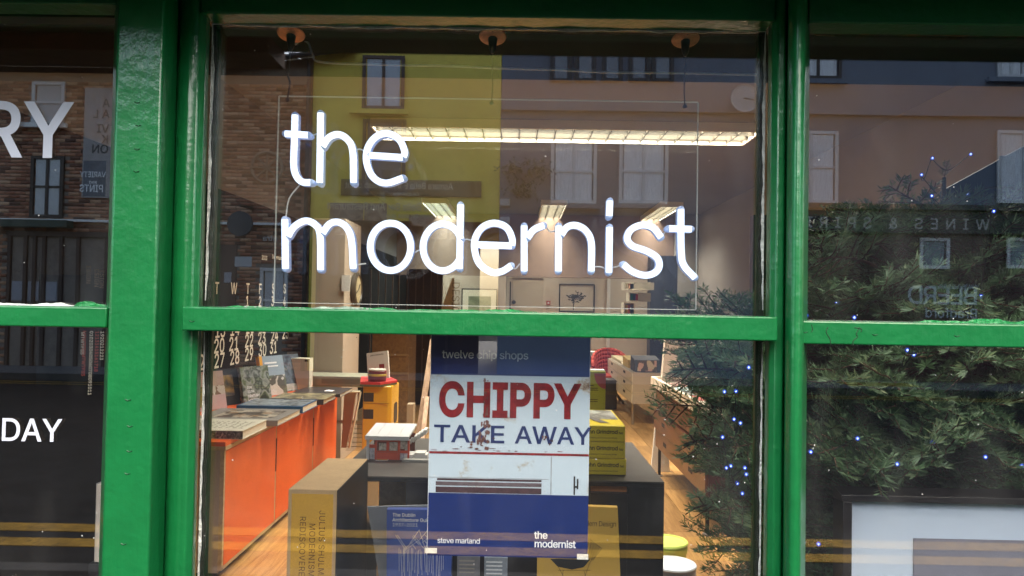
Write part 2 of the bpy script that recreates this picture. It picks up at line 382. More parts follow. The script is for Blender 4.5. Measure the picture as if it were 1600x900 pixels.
# rails
def rail(name, x0, x1, y0, ztop, zbot):
    n = 40; b = MB()
    for i in range(n):                       # the top edge is uneven with old paint
        pass
    return MB().box(x0, x1, y0, 1.198, zbot, ztop).build(name, GREEN, shop, bev=.0025, seg=3)
rail('transom', X(284, 1.13), X(1216, 1.13), 1.13, Z(488, 1.13), Z(526, 1.13))
rail('transom', XL, X(170, 1.12), 1.115, Z(485.5, 1.115, 85) + .0065, Z(511, 1.115, 85))
rail('transom', X(1256, 1.12), XR, 1.13, Z(504, 1.13, 1420), Z(540.5, 1.13, 1420))
zt = Z(27, 1.15)
rail('head_rail', xb, xc, 1.15, zt + .06, zt)
rail('head_rail', XL, X(168, 1.15), 1.15, zt + .07, zt + .012)
rail('head_rail', X(1260, 1.15), XR, 1.15, zt + .06, zt - .002)
zs = .62
MB().box(XL, XR, 1.06, 1.22, zs - .06, zs).build('sill', GREEN, shop, bev=.004)
MB().box(XL, XR, 1.12, 1.21, .0, zs - .062).build('stall_riser', GREEN, shop)
# overhanging fascia: it keeps the sky off the top of the glass
fz = EYE + .505
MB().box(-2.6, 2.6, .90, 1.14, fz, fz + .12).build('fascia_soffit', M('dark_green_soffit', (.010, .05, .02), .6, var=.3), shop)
MB().box(-2.6, 2.6, .88, 1.14, fz + .122, fz + .62).build('fascia_board', GREEN, shop)
MB().box(-2.6, X(435, 1.5), .90, 1.0, fz - .034, fz - .001).build('fascia_batten', M('red_brown_board', (.05, .022, .016), .7, var=.5, vscale=20, bump=.4), shop)
# panes (4 mm sheets set into the frame)
zm = {'m': (Z(488, 1.2), Z(526, 1.2)), 'l': (Z(478, 1.2, 85), Z(511, 1.2, 85)), 'r': (Z(504, 1.2, 1420), Z(540, 1.2, 1420))}
for x0, x1, key in ((XL, xa + .012, 'l'), (xb - .012, xc + .012, 'm'), (xd - .012, XR, 'r')):
    a, b_ = zm[key]
    MB().box(x0, x1, 1.2, 1.204, a - .004, zt + .02).build('glass_pane', GLASS, shop)
    MB().box(x0, x1, 1.2, 1.204, zs, b_ + .004).build('glass_pane', GLASS, shop)
# putty lines along the glass
def ragged(name, p0, p1, w, nrm, mat, seed, amp=.5, y=1.197, n=110):
    r = random.Random(seed); b = MB(); p0, p1 = Vector(p0), Vector(p1); d = (p1 - p0); nn = Vector(nrm)
    prev = None
    for i in range(n + 1):
        t = i / n; c = p0 + d * t; ph = t * d.length
        k = w * (1 + amp * .55 * (math.sin(ph * 37 + seed) + .6 * math.sin(ph * 83 + seed * 2.1) + .5 * math.sin(ph * 171 + seed * .7)) + amp * .25 * (r.random() * 2 - 1)) * min(1, 9 * t + .1, 9 * (1 - t) + .1)
        cur = (c, c + nn * max(.0006, k))
        if prev:
            a0, a1 = prev; b0, b1 = cur; f = Vector((0, -.002 - .001 * r.random(), 0))
            b.quad(a0, b0, b1, a1); b.quad(a0 + f, b0 + f, b1 + f, a1 + f); b.quad(a1, b1, b1 + f, a1 + f); b.quad(a0, b0, b0 + f, a0 + f)
        prev = cur
    return b.build(name, mat, shop)
ragged('putty', (xb, 1.197, Z(478, 1.2)), (xb, 1.197, zt), .0034, (1, 0, 0), PUTTY, 1)
ragged('putty', (xb, 1.197, zs), (xb, 1.197, Z(528, 1.2)), .003, (1, 0, 0), PUTTY, 2)
ragged('putty', (xc, 1.197, Z(478, 1.2)), (xc, 1.197, zt), .0034, (-1, 0, 0), PUTTY, 3)
ragged('putty', (xc, 1.197, zs), (xc, 1.197, Z(528, 1.2)), .0025, (-1, 0, 0), PUTTY, 4)
ragged('putty', (xb, 1.197, zt), (xc, 1.197, zt), .0028, (0, 0, -1), PUTTY, 5, .8)
ragged('putty', (xd, 1.197, zt), (XR, 1.197, zt), .002, (0, 0, -1), M('brown_putty', (.2, .12, .07), .7, var=.4, vscale=60), 6, .9)
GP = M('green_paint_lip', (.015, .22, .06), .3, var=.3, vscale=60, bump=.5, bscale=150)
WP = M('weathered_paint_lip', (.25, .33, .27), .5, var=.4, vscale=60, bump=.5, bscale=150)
zq = Z(488, 1.13)
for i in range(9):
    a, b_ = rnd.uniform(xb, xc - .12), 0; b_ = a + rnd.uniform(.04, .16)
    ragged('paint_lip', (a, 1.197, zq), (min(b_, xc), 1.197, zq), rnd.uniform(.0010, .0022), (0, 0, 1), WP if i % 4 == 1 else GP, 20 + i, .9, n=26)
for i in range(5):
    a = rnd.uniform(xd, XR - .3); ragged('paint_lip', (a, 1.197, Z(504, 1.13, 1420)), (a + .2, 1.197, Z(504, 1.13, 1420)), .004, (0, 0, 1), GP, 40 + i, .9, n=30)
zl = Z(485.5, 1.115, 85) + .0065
ragged('paint_lip', (X(0, 1.2) - .1, 1.195, zl), (X(120, 1.2), 1.195, zl), .0032, (0, 0, 1), M('white_chip_and_highlight', (.75, .77, .78), .5, var=.1, vscale=40), 50, .7, n=60)
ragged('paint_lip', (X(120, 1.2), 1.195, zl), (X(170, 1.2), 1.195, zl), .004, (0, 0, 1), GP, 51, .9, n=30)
# highlights along the inner head, painted in as thin white strips
CH = MATS['white_chip_and_highlight']
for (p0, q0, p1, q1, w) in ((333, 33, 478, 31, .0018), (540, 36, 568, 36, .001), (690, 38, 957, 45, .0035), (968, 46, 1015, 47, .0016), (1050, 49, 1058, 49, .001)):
    ragged('head_streak', W(p0, q0, 1.212), W(p1, q1, 1.212), w, (0, 0, -1), CH, p0, .8, n=40)
for (p0, p1) in ((1272, 1304), (1400, 1434), (1455, 1505), (1515, 1537), (1590, 1640)):
    ragged('head_streak', W(p0, 54, 1.212), W(p1, 56, 1.212), .0012, (0, 0, -1), MATS['brown_putty'], p0, .8, n=20)
CRK = M('paint_crack', (.012, .03, .014), .8)
for st in ([(1294, 511), (1291, 519), (1297, 530), (1298, 540)], [(1343, 511), (1338, 522), (1340, 526), (1333, 533), (1333, 540)], [(1335, 512), (1346, 514), (1345, 519)], [(1268, 507), (1270, 515), (1268, 519)]):
    MB().tube(catmull([W(p, q, 1.1298) for p, q in st], 4), .0006, 4).build('paint_crack', CRK, shop)
for p, q, y in ((200, 625, 1.0995), (203, 666, 1.0995), (202, 705, 1.0995), (199, 740, 1.0995), (214, 160, 1.0995), (216, 196, 1.0995), (214, 233, 1.0995), (213, 268, 1.0995), (193, 850, 1.0995), (1495, 525, 1.1298), (1367, 523, 1.1298), (1258, 519, 1.1298), (300, 502, 1.1298)):
    c = W(p, q, y); MB().tube(catmull([c + Vector((-.004, 0, .0008)), c + Vector((0, 0, -.0008)), c + Vector((.004, 0, .0006))], 4), .0007, 4).build('nail_dent', M('dent_green', (.003, .05, .015), .5), shop)
# inner jambs of dark wood
for s, xx in ((1, xb - .004), (-1, xc + .004)): MB().box(xx, xx + s * .012, 1.206, 1.215, zs, fz + .02).build('jamb', DARKWOOD, shop)
for xx in (XL, XR): MB().box(xx - .02, xx + .02, 1.206, 1.30, zs, fz + .02).build('jamb', DARKWOOD, shop)
MB().box(XL, XR, 1.206, 1.24, zt + .012, zt + .06).build('inner_head', DARKWOOD, shop)
# vinyl lettering on the panes
gp = W(113, 245.5, 1.199)
text('GALLERY', .0985, gp, (1, 0, 0), (0, 0, 1), VINYL, shop, 'RIGHT', .020)
text('SATURDAY', .0395, W(96.5, 690, 1.199), (1, 0, 0), (0, 0, 1), VINYL, shop, 'RIGHT', .016)

# ================================================================== THE SHOP ROOM
FL = EYE - 1.12                     # floor level of the shop
H = 1.2                             # ceiling above the eye
XW0, XW1, YB = -1.65, 2.30, 11.0
fl = props(MB().box(XW0, XW1, 1.3, YB, FL - .12, FL - .012).build('floor', M('floor_underlay', (.05, .03, .015), .8)), kind='structure')
OAK = M_wood('oak_floor_board', (.30, .145, .045), (.50, .28, .10), 4, (14, 1.2, 14), .32)
pm = MB().box(-.0785, .0785, -.6985, .6985, -.012, 0).mesh('plank', OAK)
k = 0
for i, x in enumerate(np.arange(.02, 2.25, .16)):
    for y in np.arange(2.2 - (i * .53) % 1.4, YB - .7, 1.4):
        if y < 1.9: continue
        o = place('plank', pm, fl); o.location = (x, y + .7, FL + rnd.uniform(-.0006, .0006)); o.matrix_parent_inverse = Matrix.Identity(4)
MB().box(XW0, -.06, 1.3, YB, FL - .012, FL - .003).build('floor_boarding', OAK, fl)
def struct(name, *a, mat=BEIGE): return props(MB().box(*a).build(name, mat), kind='structure')
struct('ceiling', XW0 - .1, XW1 + .1, 1.62, YB + .1, EYE + H, EYE + H + .1, mat=CEIL)
struct('window_soffit', -1.9, 2.5, 1.208, 1.62, EYE + .492, EYE + .56, mat=M('dark_soffit_wood', (.006, .004, .004), .85, var=.4, vscale=5, spec=.1))
struct('bulkhead', -1.9, 2.5, 1.60, 1.62, EYE + .561, EYE + H, mat=CEIL)
struct('left_wall', XW0 - .1, XW0, 1.24, YB, EYE + .60, EYE + H, mat=CEIL)
struct('left_wall_dado', XW0 - .1, XW0 + .004, 1.24, YB, FL, EYE + .60, mat=M('black_wall_paint', (.007, .007, .007), .9, var=.2, spec=.1))
struct('right_wall', XW1, XW1 + .1, 1.24, YB, FL, EYE + H, mat=BEIGE)
struct('back_wall', XW0, XW1, YB, YB + .1, FL, EYE + H, mat=M('pale_wall_paint', (.66, .58, .47), .7, var=.04))
struct('beam', XW0, XW1, 9.9, 10.1, EYE + .37, EYE + H - .002, mat=M('tan_beam_paint', (.26, .17, .12), .6, var=.1))
struct('upper_wall', -2.6, 2.6, 1.15, 1.6, fz + .63, 8.0, mat=M('shop_brick_paint', (.2, .1, .07), .8, var=.3))
for s in (-1, 1): struct('front_wall', s * 1.845, s * 2.6, 1.10, 1.6, 0, fz + .6, mat=MATS['shop_brick_paint'])
struct('window_floor', XW0, XW1, 1.215, 1.30, FL - .1, zs - .061, mat=BLACK)

# ---- ceiling lights: white trays with a lamp above crossing louvres
def louvre_light(x0, x1, y0, y1, nx, ny, label, power, col=(1, .93, .80)):
    t = thing('ceiling_light', ((x0 + x1) / 2, (y0 + y1) / 2, EYE + H), label, 'ceiling light', 'louvred ceiling lights')
    zc = EYE + H; wm = M('light_tray_enamel', (.85, .80, .68), .35)
    b = MB().box(x0, x1, y0, y0 + .012, zc - .06, zc - .001).box(x0, x1, y1 - .012, y1, zc - .06, zc - .001).box(x0, x0 + .012, y0 + .012, y1 - .012, zc - .06, zc - .001).box(x1 - .012, x1, y0 + .012, y1 - .012, zc - .06, zc - .001)
    b.box(x0 + .012, x1 - .012, y0 + .012, y1 - .012, zc - .006, zc - .001)
    b.build('tray', wm, t)
    b = MB()
    for i in range(1, nx): xx = x0 + (x1 - x0) * i / nx; b.box(xx - .003, xx + .003, y0 + .013, y1 - .013, zc - .052, zc - .022)
    for i in range(1, ny): yy = y0 + (y1 - y0) * i / ny; b.box(x0 + .013, x1 - .013, yy - .002, yy + .002, zc - .055, zc - .025)
    b.build('louvre', M('louvre_metal', (.09, .075, .05), .5), t)
    b = MB()
    nt = 2 if (y1 - y0) < .8 else 2
    if x1 - x0 > y1 - y0:
        for q in (.3, .7): yy = y0 + (y1 - y0) * q; b.tube([(x0 + .05, yy, zc - .016), (x1 - .05, yy, zc - .016)], .008, 8)
    else:
        for q in (.3, .7): xx = x0 + (x1 - x0) * q; b.tube([(xx, y0 + .05, zc - .016), (xx, y1 - .05, zc - .016)], .008, 8)
    b.build('lamp_tube', M_emit('lamp_tube_glow', (1, .92, .74), .2), t)
    l = bpy.data.lights.new('lamp', 'AREA'); l.shape = 'RECTANGLE'; l.size = x1 - x0 - .06; l.size_y = y1 - y0 - .06; l.energy = power * .85; l.color = col; l.spread = math.radians(124)
    lo = bpy.data.objects.new('lamp', l); COL.objects.link(lo); lo.parent = t; lo.location = (0, 0, -.02)
    return t
louvre_light(-.9, 1.6, 2.85, 3.25, 21, 3, 'louvred light strip over the window display, above the dark soffit', 26)  # added lamp, unseen above the soffit, to brighten the front displays
zy = lambda py: 1164 * (H - .056) / (477 - py)
ya, yb_ = zy(200), zy(222)
louvre_light(X(572, ya), X(1189, ya), ya, yb_, 21, 3, 'long louvred light strip running across the ceiling behind the neon', 60)
y1_, y2_ = zy(320), zy(350)
louvre_light(X(843, y1_), X(884, y1_), y1_, y2_, 3, 14, 'narrow louvred ceiling panel seen between the letters r and n', 24)
louvre_light(X(1030, y1_), X(1066, y1_), y1_, y2_, 3, 14, 'narrow louvred ceiling panel at the right above the letters s and t', 24)
louvre_light(X(655, y1_), X(695, y1_), y1_, y2_, 3, 14, 'narrow louvred ceiling panel behind the letter d, cool white', 24, (.85, 1, .95))

# ================================================================== NEON SIGN
SY = 1.285
neon = thing('neon_sign', W(760, 478, 1.335), 'glowing white neon lettering "the modernist" on a clear hanging sheet', 'neon sign')
ACR = M_glass('clear_acrylic', .03, (.95, .97, .97), specks=False)
ax0, ax1, az0, az1 = X(432, 1.335, 310), X(1089, 1.335, 310), Z(478, 1.335, 760), Z(155, 1.335, 760)
# sheet hangs square to the letters: a slight tilt like the whole window
MB().box(ax0, ax1, 1.335, 1.339, az0, az1).build('acrylic_sheet', ACR, neon)
EDGE = M('lit_acrylic_edge', (.75, .75, .68), .2, emit=(.8, .82, .7), estr=.022)  # faint emission paints in the neon light caught by the sheet edges
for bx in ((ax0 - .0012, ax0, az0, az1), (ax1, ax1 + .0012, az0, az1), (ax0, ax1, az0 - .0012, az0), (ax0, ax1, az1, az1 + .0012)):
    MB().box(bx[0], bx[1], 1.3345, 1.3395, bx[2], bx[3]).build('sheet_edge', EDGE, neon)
TUBE = M_emit('neon_white', (.80, .90, 1.0), .62)
_N, _L = nodes_of(TUBE); _e = [n for n in _N if n.type == 'EMISSION'][0]; _lw = _N.new('ShaderNodeLayerWeight'); _lw.inputs[0].default_value = .35
_r = _N.new('ShaderNodeValToRGB'); _r.color_ramp.elements[0].color = (.86, .93, 1, 1); _r.color_ramp.elements[1].color = (.13, .36, .95, 1); _r.color_ramp.elements[0].position = .35; _r.color_ramp.elements[1].position = .95
_L.new(_lw.outputs['Facing'], _r.inputs[0]); _L.new(_r.outputs[0], _e.inputs[0])
BODY = M('neon_flex_silicone', (.62, .72, .95), .35, emit=(.30, .48, 1.0), estr=.09)
def sweep(pts, name='neon_letter', o=None):
    pass
def letter(strokes):
    b = MB()
    wd = .0059
    sec = [(-1, .015), (-1, .0), (-.92, -.0026), (-.6, -.0048), (0, -.0056), (.6, -.0048), (.92, -.0026), (1, .0), (1, .015), (.7, .018), (-.7, .018)]
    for st in strokes:
        pts = catmull([W(p, q, SY) for p, q in st], 7) if len(st) > 2 else [W(*st[0], SY), W(*st[1], SY)]
        t0 = (pts[1] - pts[0]).normalized(); t1 = (pts[-1] - pts[-2]).normalized()
        ring = []
        for q in range(4, 0, -1): a = q / 4 * PI / 2; ring.append((pts[0] - t0 * wd * math.sin(a), t0, max(.05, math.cos(a))))
        for i, p in enumerate(pts): ring.append((p, (pts[min(i + 1, len(pts) - 1)] - pts[max(i - 1, 0)]).normalized(), 1))
        for q in range(1, 5): a = q / 4 * PI / 2; ring.append((pts[-1] + t1 * wd * math.sin(a), t1, max(.05, math.cos(a))))
        n0 = len(b.v); S = len(sec)
        for p, t, k_ in ring:
            n = Vector((t.z, 0, -t.x))
            for u, v in sec: b.v.append(tuple(p + n * (u * wd * k_) + Vector((0, v * (k_ if v < 0 else 1), 0))))
        for i in range(len(ring) - 1):
            for j in range(S):
                j2 = (j + 1) % S; b.f.append((n0 + i * S + j, n0 + i * S + j2, n0 + (i + 1) * S + j2, n0 + (i + 1) * S + j)); b.mi.append(0 if 1 <= j <= 6 and 4 <= i < len(ring) - 5 else 1)
        b.f.append(tuple(n0 + j for j in range(S))); b.f.append(tuple(n0 + (len(ring) - 1) * S + j for j in range(S))); b.mi += [1, 1]
    return b.build('neon_letter', [TUBE, BODY], neon, smooth=True)
def ell(cx, cy, rx, ry, a0, a1, n=14): return [(cx + rx * math.cos(math.radians(a0 + (a1 - a0) * i / n)), cy - ry * math.sin(math.radians(a0 + (a1 - a0) * i / n))) for i in range(n + 1)]
letter([[(461, 180), (460, 220), (459, 258), (463, 275), (472, 284), (486, 285)], [(446, 209), (482, 211)]])
letter([[(501, 177), (499.5, 286)], [(504, 229), (514, 215), (529, 210), (543, 218), (551, 236), (552.5, 286)]])
letter([[(577, 242.5), (630, 246)], [(630, 246), (632, 236), (623, 217), (604, 208.5), (586, 215), (574, 233), (573, 255), (583, 277), (603, 286), (630, 278)]])
letter([[(445, 343), (446, 420)], [(450, 369), (460, 354), (477, 345), (492, 351), (500, 367), (501, 422)], [(504, 364), (515, 350), (528, 347), (541, 355), (549, 374), (552, 420)]])
letter([ell(610, 385.5, 31.5, 37, 90, 450, 24)])
letter([ell(691.5, 386.5, 30.5, 36.5, 20, 340, 20)[:1] + ell(691.5, 386.5, 30.5, 36.5, 28, 332, 20) + [(718.5, 399)], [(719.5, 320), (718, 420)]])
letter([[(743, 382), (800, 384)], [(800, 384), (800, 372), (791, 355), (772, 348.5), (754, 355), (743, 371), (741.5, 390), (749, 412), (768, 425), (784, 424), (799, 415)]])
letter([[(819, 353), (819, 424)], [(824, 372), (834, 359), (850, 352)]])
letter([[(873, 353), (872.5, 424)], [(877, 367), (886, 355), (900, 352), (915, 360), (924, 379), (924, 424)]])
letter([[(952.5, 355), (951.5, 426)], [(953, 314), (952, 338)]])
letter([[(1033, 371), (1021, 356), (1004, 351.5), (987, 358), (980, 372), (988, 384), (1010, 392), (1027, 403), (1030, 417), (1022, 427), (1006, 430), (988, 424), (974, 413)]])
letter([[(1064, 327), (1064.5, 393), (1069, 415), (1086, 434)], [(1045, 357), (1080, 358)]])
CLEAR = M('clear_cable', (.8, .8, .76), .3, var=.2)
WIRE = M('grey_wire', (.16, .14, .13), .4, metal=.4)
for st in ([(552, 421), (560, 414), (572, 412)], [(718, 395), (726, 375), (738, 376)], [(648, 395), (656, 391), (661, 400)], [(853, 354), (860, 362), (868, 360)], [(924, 417), (938, 417), (945, 420)], [(958, 418), (966, 416), (973, 412)], [(797, 415), (805, 420), (812, 412)], [(1035, 368), (1040, 362), (1046, 358)], [(552, 236), (562, 233), (572, 238)], [(470, 287), (452, 310), (447, 338)], [(482, 211), (490, 211), (500, 207)]):
    MB().tube(catmull([W(p, q, SY + .008) for p, q in st], 4), .0013, 6).build('link_wire', CLEAR, neon, smooth=True)
MB().tube(catmull([W(p, q, 1.335) for p, q in ((455, 62), (452, 100), (450, 118), (453, 130), (449, 156))], 5), .0016, 6).build('hanging_wire', WIRE, neon)
MB().tube(catmull([W(p, q, 1.335) for p, q in ((770, 80), (769, 110), (770, 130), (768, 161))], 5), .0010, 6).build('hanging_wire', WIRE, neon)
MB().tube(catmull([W(p, q, 1.335) for p, q in ((1071, 90), (1070, 118), (1069, 140), (1070, 167))], 5), .0012, 6).build('hanging_wire', WIRE, neon)
for p, q in ((450, 157), (768, 161), (1070, 167)): MB().lathe([(.0018, -.004), (.004, -.003), (.004, .003), (.0018, .004)], tuple(W(p, q, 1.333)), 10, axis='y').build('wire_clip', WIRE, neon)
props(MB().tube(catmull([W(p, q, 1.40) for p, q in ((461, 70), (470, 62), (482, 68), (489, 86), (503, 97), (600, 101), (700, 103), (790, 107), (870, 109), (950, 113), (1060, 114), (1190, 117))], 6), .0021, 6).build('power_cable', CLEAR, smooth=True), 'clear power cable looped from the left hook across the window head', 'cable')
COPPER = M('tarnished_copper', (.75, .30, .15), .4, metal=.25, var=.4, vscale=60)
STEEL = M('dark_steel', (.10, .09, .09), .3, metal=.8)
for (p, q, lab) in ((455, 48, 'round copper ceiling hook plate holding the left end of the neon sheet'), (770, 60, 'round copper ceiling hook plate above the middle of the neon sheet'), (1071, 63, 'round copper ceiling hook plate holding the right end of the neon sheet')):
    c = W(p, q, 1.335); c.z = EYE + .4915
    t = thing('ceiling_hook', c, lab, 'hook', 'hooks above the neon sign')
    MB().lathe([(.021, -.0005), (.025, -.002), (.024, -.004), (.012, -.0055)], c, 28).build('plate', COPPER, t, smooth=True)
    bpy.data.objects[t.children[0].name].data.transform(Matrix.Translation(c - Vector((0, 0, .007))) @ Matrix.Rotation(math.radians(-17), 4, 'X') @ Matrix.Translation(-c))
    MB().lathe([(.008, -.005), (.0085, -.014), (.0065, -.030), (.0045, -.036), (.002, -.040)], c, 14).build('knob', STEEL, t, smooth=True)
    for an in (20, 160, 270): MB().lathe([(.003, -.0045), (.003, -.0065), (.001, -.007)], (c.x + .016 * math.cos(math.radians(an)), c.y + .016 * math.sin(math.radians(an)), c.z), 8).build('screw', STEEL, t)

# ================================================================== POSTER ON THE GLASS
PY = 1.222
pos = thing('poster', W(795, 870, PY), 'blue and white chip shop poster hanging on the glass below the green rail', 'poster')
def PX(p): return X(p, PY, 700)
def PZ(q): return Z(q, PY, 795)
px0, px1 = PX(670), PX(920.5)
MB().box(px0, px1, PY, PY + .002, PZ(870), PZ(508)).build('board', M('poster_edge', (.7, .72, .75), .4), pos)
def ps(name, p0, p1, q0, q1, mat, off): return MB().box(PX(p0), PX(p1), PY - off, PY - off + .0004, PZ(q1), PZ(q0)).build(name, mat, pos)
ps('blue_band', 671, 919.5, 508, 587, NAVY, .001)
ps('blue_band', 671, 920.5, 772, 870, NAVY, .001)
def peeling():
    m = M('weathered_white_print', (.66, .74, .80), .25); N, L = nodes_of(m); b = N['Principled BSDF']; tc = N.new('ShaderNodeTexCoord')
    n = N.new('ShaderNodeTexNoise'); n.inputs['Scale'].default_value = 26; n.inputs['Detail'].default_value = 9; n.inputs['Roughness'].default_value = .72
    n2 = N.new('ShaderNodeTexNoise'); n2.inputs['Scale'].default_value = 9; n2.inputs['Detail'].default_value = 2
    L.new(tc.outputs['Object'], n.inputs[0]); L.new(tc.outputs['Object'], n2.inputs[0])
    a = N.new('ShaderNodeMath'); a.operation = 'MULTIPLY_ADD'; a.inputs[1].default_value = .45; L.new(n2.outputs[0], a.inputs[0]); L.new(n.outputs[0], a.inputs[2])
    r = N.new('ShaderNodeValToRGB'); e = r.color_ramp.elements; e[0].position = .80; e[0].color = (.50, .60, .68, 1); e[1].position = .96; e[1].color = (.16, .09, .06, 1)
    x = e.new(.87); x.color = (.44, .44, .40, 1); x = e.new(.90); x.color = (.38, .32, .25, 1)
    L.new(a.outputs[0], r.inputs[0]); L.new(r.outputs[0], b.inputs['Base Color']); return m
ps('photo_print', 671, 920, 587, 772, peeling(), .0008)
REDP = M('weathered_red_print', (.20, .012, .015), .3, var=.5, vscale=60)
ps('red_line', 671, 920, 707, 710.5, REDP, .0014)
BROWNP = M('rust_brown_print', (.06, .03, .035), .4, var=.5, vscale=50)
ps('shutter_print', 684, 847, 749, 752, BROWNP, .0014); ps('shutter_print', 682, 847, 754, 760, M('shutter_grey_print', (.12, .09, .10), .4, var=.4, vscale=80, stretch=(1, 1, 5)), .0014); ps('shutter_print', 682, 847, 762, 771, BROWNP, .0014)
GREYP = M('grey_print', (.30, .33, .35), .4, var=.3, vscale=40)
ps('seam_print', 671, 858, 747, 748.2, GREYP, .0014); ps('seam_print', 861, 862.6, 712, 771, GREYP, .0014)
ps('latch_print', 897, 899.5, 742, 771, INK, .0014); ps('latch_print', 902, 904.5, 746, 762, INK, .0014); ps('latch_print', 899, 903, 757, 760, INK, .0014)
# rust stain beside the I of CHIPPY
st_m = M('rust_stain_print', (.13, .06, .05), .4, var=.6, vscale=45)
def blotch(cx, cy, rx, ry, seed, off):
    r = random.Random(seed); b = MB(); n = 60; c = (PX(cx), PY - off, PZ(cy)); ring = []
    for i in range(n):
        a = 2 * PI * i / n; k_ = r.uniform(.5, 1.05); ring.append((PX(cx + rx * k_ * math.cos(a)), PY - off, PZ(cy + ry * k_ * math.sin(a))))
    n0 = len(b.v); b.v += [c] + ring
    for i in range(n): b.f.append((n0, n0 + 1 + i, n0 + 1 + (i + 1) % n)); b.mi.append(0)
    return b.build('rust_stain', st_m, pos)
for _i in range(34): blotch(752 + rnd.gauss(0, 8), 680 + rnd.gauss(0, 14), rnd.uniform(1, 4), rnd.uniform(1, 4.5), _i, .0019 + _i * 1e-5)
for _i in range(22): blotch(758 + rnd.gauss(0, 3), rnd.uniform(590, 665), rnd.uniform(.8, 2.2), rnd.uniform(1, 6), 50 + _i, .0019 + _i * 1e-5)
for _i in range(10): blotch(852 + rnd.gauss(0, 5), 680 + rnd.gauss(0, 7), rnd.uniform(.8, 2.5), rnd.uniform(.8, 3), 80 + _i, .0019 + _i * 1e-5)
for _i in range(14): blotch(rnd.uniform(675, 915), 704 + rnd.gauss(0, 2), rnd.uniform(1.5, 7), rnd.uniform(.4, 1), 100 + _i, .0018 + _i * 1e-5)
R3, U3 = (1, 0, 0), (0, 0, 1)
def pt(body, p, q, h, mat, wt=0., align='LEFT', sx=1., space=1., off=.0017): return text(body, h / F * PY, (PX(p), PY - off, PZ(q)), R3, U3, mat, pos, align, wt, sx=sx, space=space)
pt('twelve chip shops', 688, 561, 13.6, WHITEINK, .012, space=.95, sx=1.02)
pt('CHIPPY', 684, 650, 55, REDP, .055, sx=.82, space=1.03)
pt('TAKE', 676.5, 692, 29, NAVYTXT, .02, sx=1.22); pt('AWAY', 804, 692, 29, NAVYTXT, .02, sx=1.10)
pt('steve marland', 686, 850, 9.0, WHITEINK, .004, space=.93); pt('the', 837, 840, 12, WHITEINK, .024, space=.95); pt('modernist', 837, 853.5, 12, WHITEINK, .024, space=.95, sx=.99)
TAPE = M('clear_tape', (.75, .74, .68), .2, var=.2, vscale=120)
ps('tape', 667.5, 686, 858, 866, TAPE, .0026); ps('tape', 904, 921.5, 862.5, 871, TAPE, .0026)

# ================================================================== LEFT WALL CALENDAR
CX = XW0 + .006
cal = thing('wall_calendar', (CX, 4.4, EYE - .3), 'big black wall calendar with cream numerals on the left wall', 'calendar')
MB().box(CX, CX + .006, 3.25, 5.55, EYE - .42, EYE + .42).build('sheet', M('black_calendar_paper', (.007, .007, .007), .9, spec=.1), cal)
CREAM = M('cream_numerals', (.74, .66, .52), .6)
def wy(px): return abs(CX) * 1164 / (812 - px)
def wt(body, px, py, h): 
    px += 5; y = wy(px); return text(body, h, (CX + .0066, y, Z(py, y, px)), (0, 1, 0), (0, 0, 1), CREAM, cal, 'CENTER', .02, sx=1.1)
for b_, p, q in (('T', 330, 459), ('W', 357, 459), ('T', 379, 459), ('F', 398.5, 459), ('S', 419, 458), ('S', 437, 458), ('1', 378.5, 479), ('2', 398.5, 479), ('3', 418.5, 478), ('4', 437, 478)): wt(b_, p, q, .07)
for row, (p, qs, nums) in enumerate((((337, 360, 384, 404, 424, 441), (527, 524, 521, 519, 517, 515), ('13', '14', '15', '16', '17', '18')), ((336, 359, 383, 403, 423, 440), (551, 547.5, 542, 537.5, 532.5, 529), ('20', '21', '22', '23', '24', '25')))): 
    for a, q, n in zip(p, qs, nums): wt(n, a, q, .086)
for a, q, n in zip((337, 361, 383.5, 404.5, 421.5), (574, 569, 563, 556.5, 552), ('27', '28', '29', '30', '31')): wt(n, a, q, .086)
wt('26', 314, 577, .086)
wt('2023', 404, 406, .03); wt('December', 424, 405, .03)

# ================================================================== ORANGE COUNTER
CY0, CY1, CXF = 3.0, 4.86, X(352, 3.0, 700)
ct = EYE - .575
cnt = thing('counter', ((XW0 + CXF) / 2, 3.9, FL), 'long orange fronted counter with plywood edges along the left wall', 'counter')
box('top', XW0 + .02, CXF, CY0, CY1, ct - .018, ct, ORANGE, cnt)
MB().box(XW0 + .02, CXF + .002, CY0 - .002, CY1 + .002, ct - .034, ct - .0185).build('top_edging', PLY, cnt)
MB().box(XW0 + .02, CXF - .02, CY0 + .002, CY0 + .022, FL + .02, ct - .036).build('end_panel', M('grey_ply_panel', (.34, .27, .21), .6, var=.15, vscale=5, stretch=(3, 3, .5), bump=.05), cnt)
MB().box(XW0 + .02, CXF - .022, CY1 - .02, CY1, FL + .02, ct - .036).build('end_panel', PLY, cnt)
MB().box(XW0 + .03, CXF - .03, CY0 + .023, CY1 - .021, FL, FL + .05).build('plinth', BLACK, cnt)
ys = [CY0 + .004, 1164 * abs(CXF) / (812 - 436.5), 1164 * abs(CXF) / (812 - 494), CY1 - .004]
for i in range(3):
    MB().box(CXF - .02, CXF - .002, ys[i] + .012, ys[i + 1] - .004, FL + .045, ct - .038).build('door_panel', ORANGE, cnt, bev=.0015)
    MB().box(CXF - .02, CXF - .003, ys[i] - .0035, ys[i] + .0115, FL + .03, ct - .0345).build('door_edging', PLY, cnt)
MB().box(CXF - .02, CXF - .003, CY0 + .004, CY1 - .004, FL + .03, FL + .044).build('door_edging', PLY, cnt)
for i in (1, 2): MB().box(CXF - .0035, CXF + .0005, ys[i] + .0, ys[i] + .008, ct - .26, ct - .10).build('finger_slot', M('slot_shadow', (.10, .02, .008), .8), cnt)

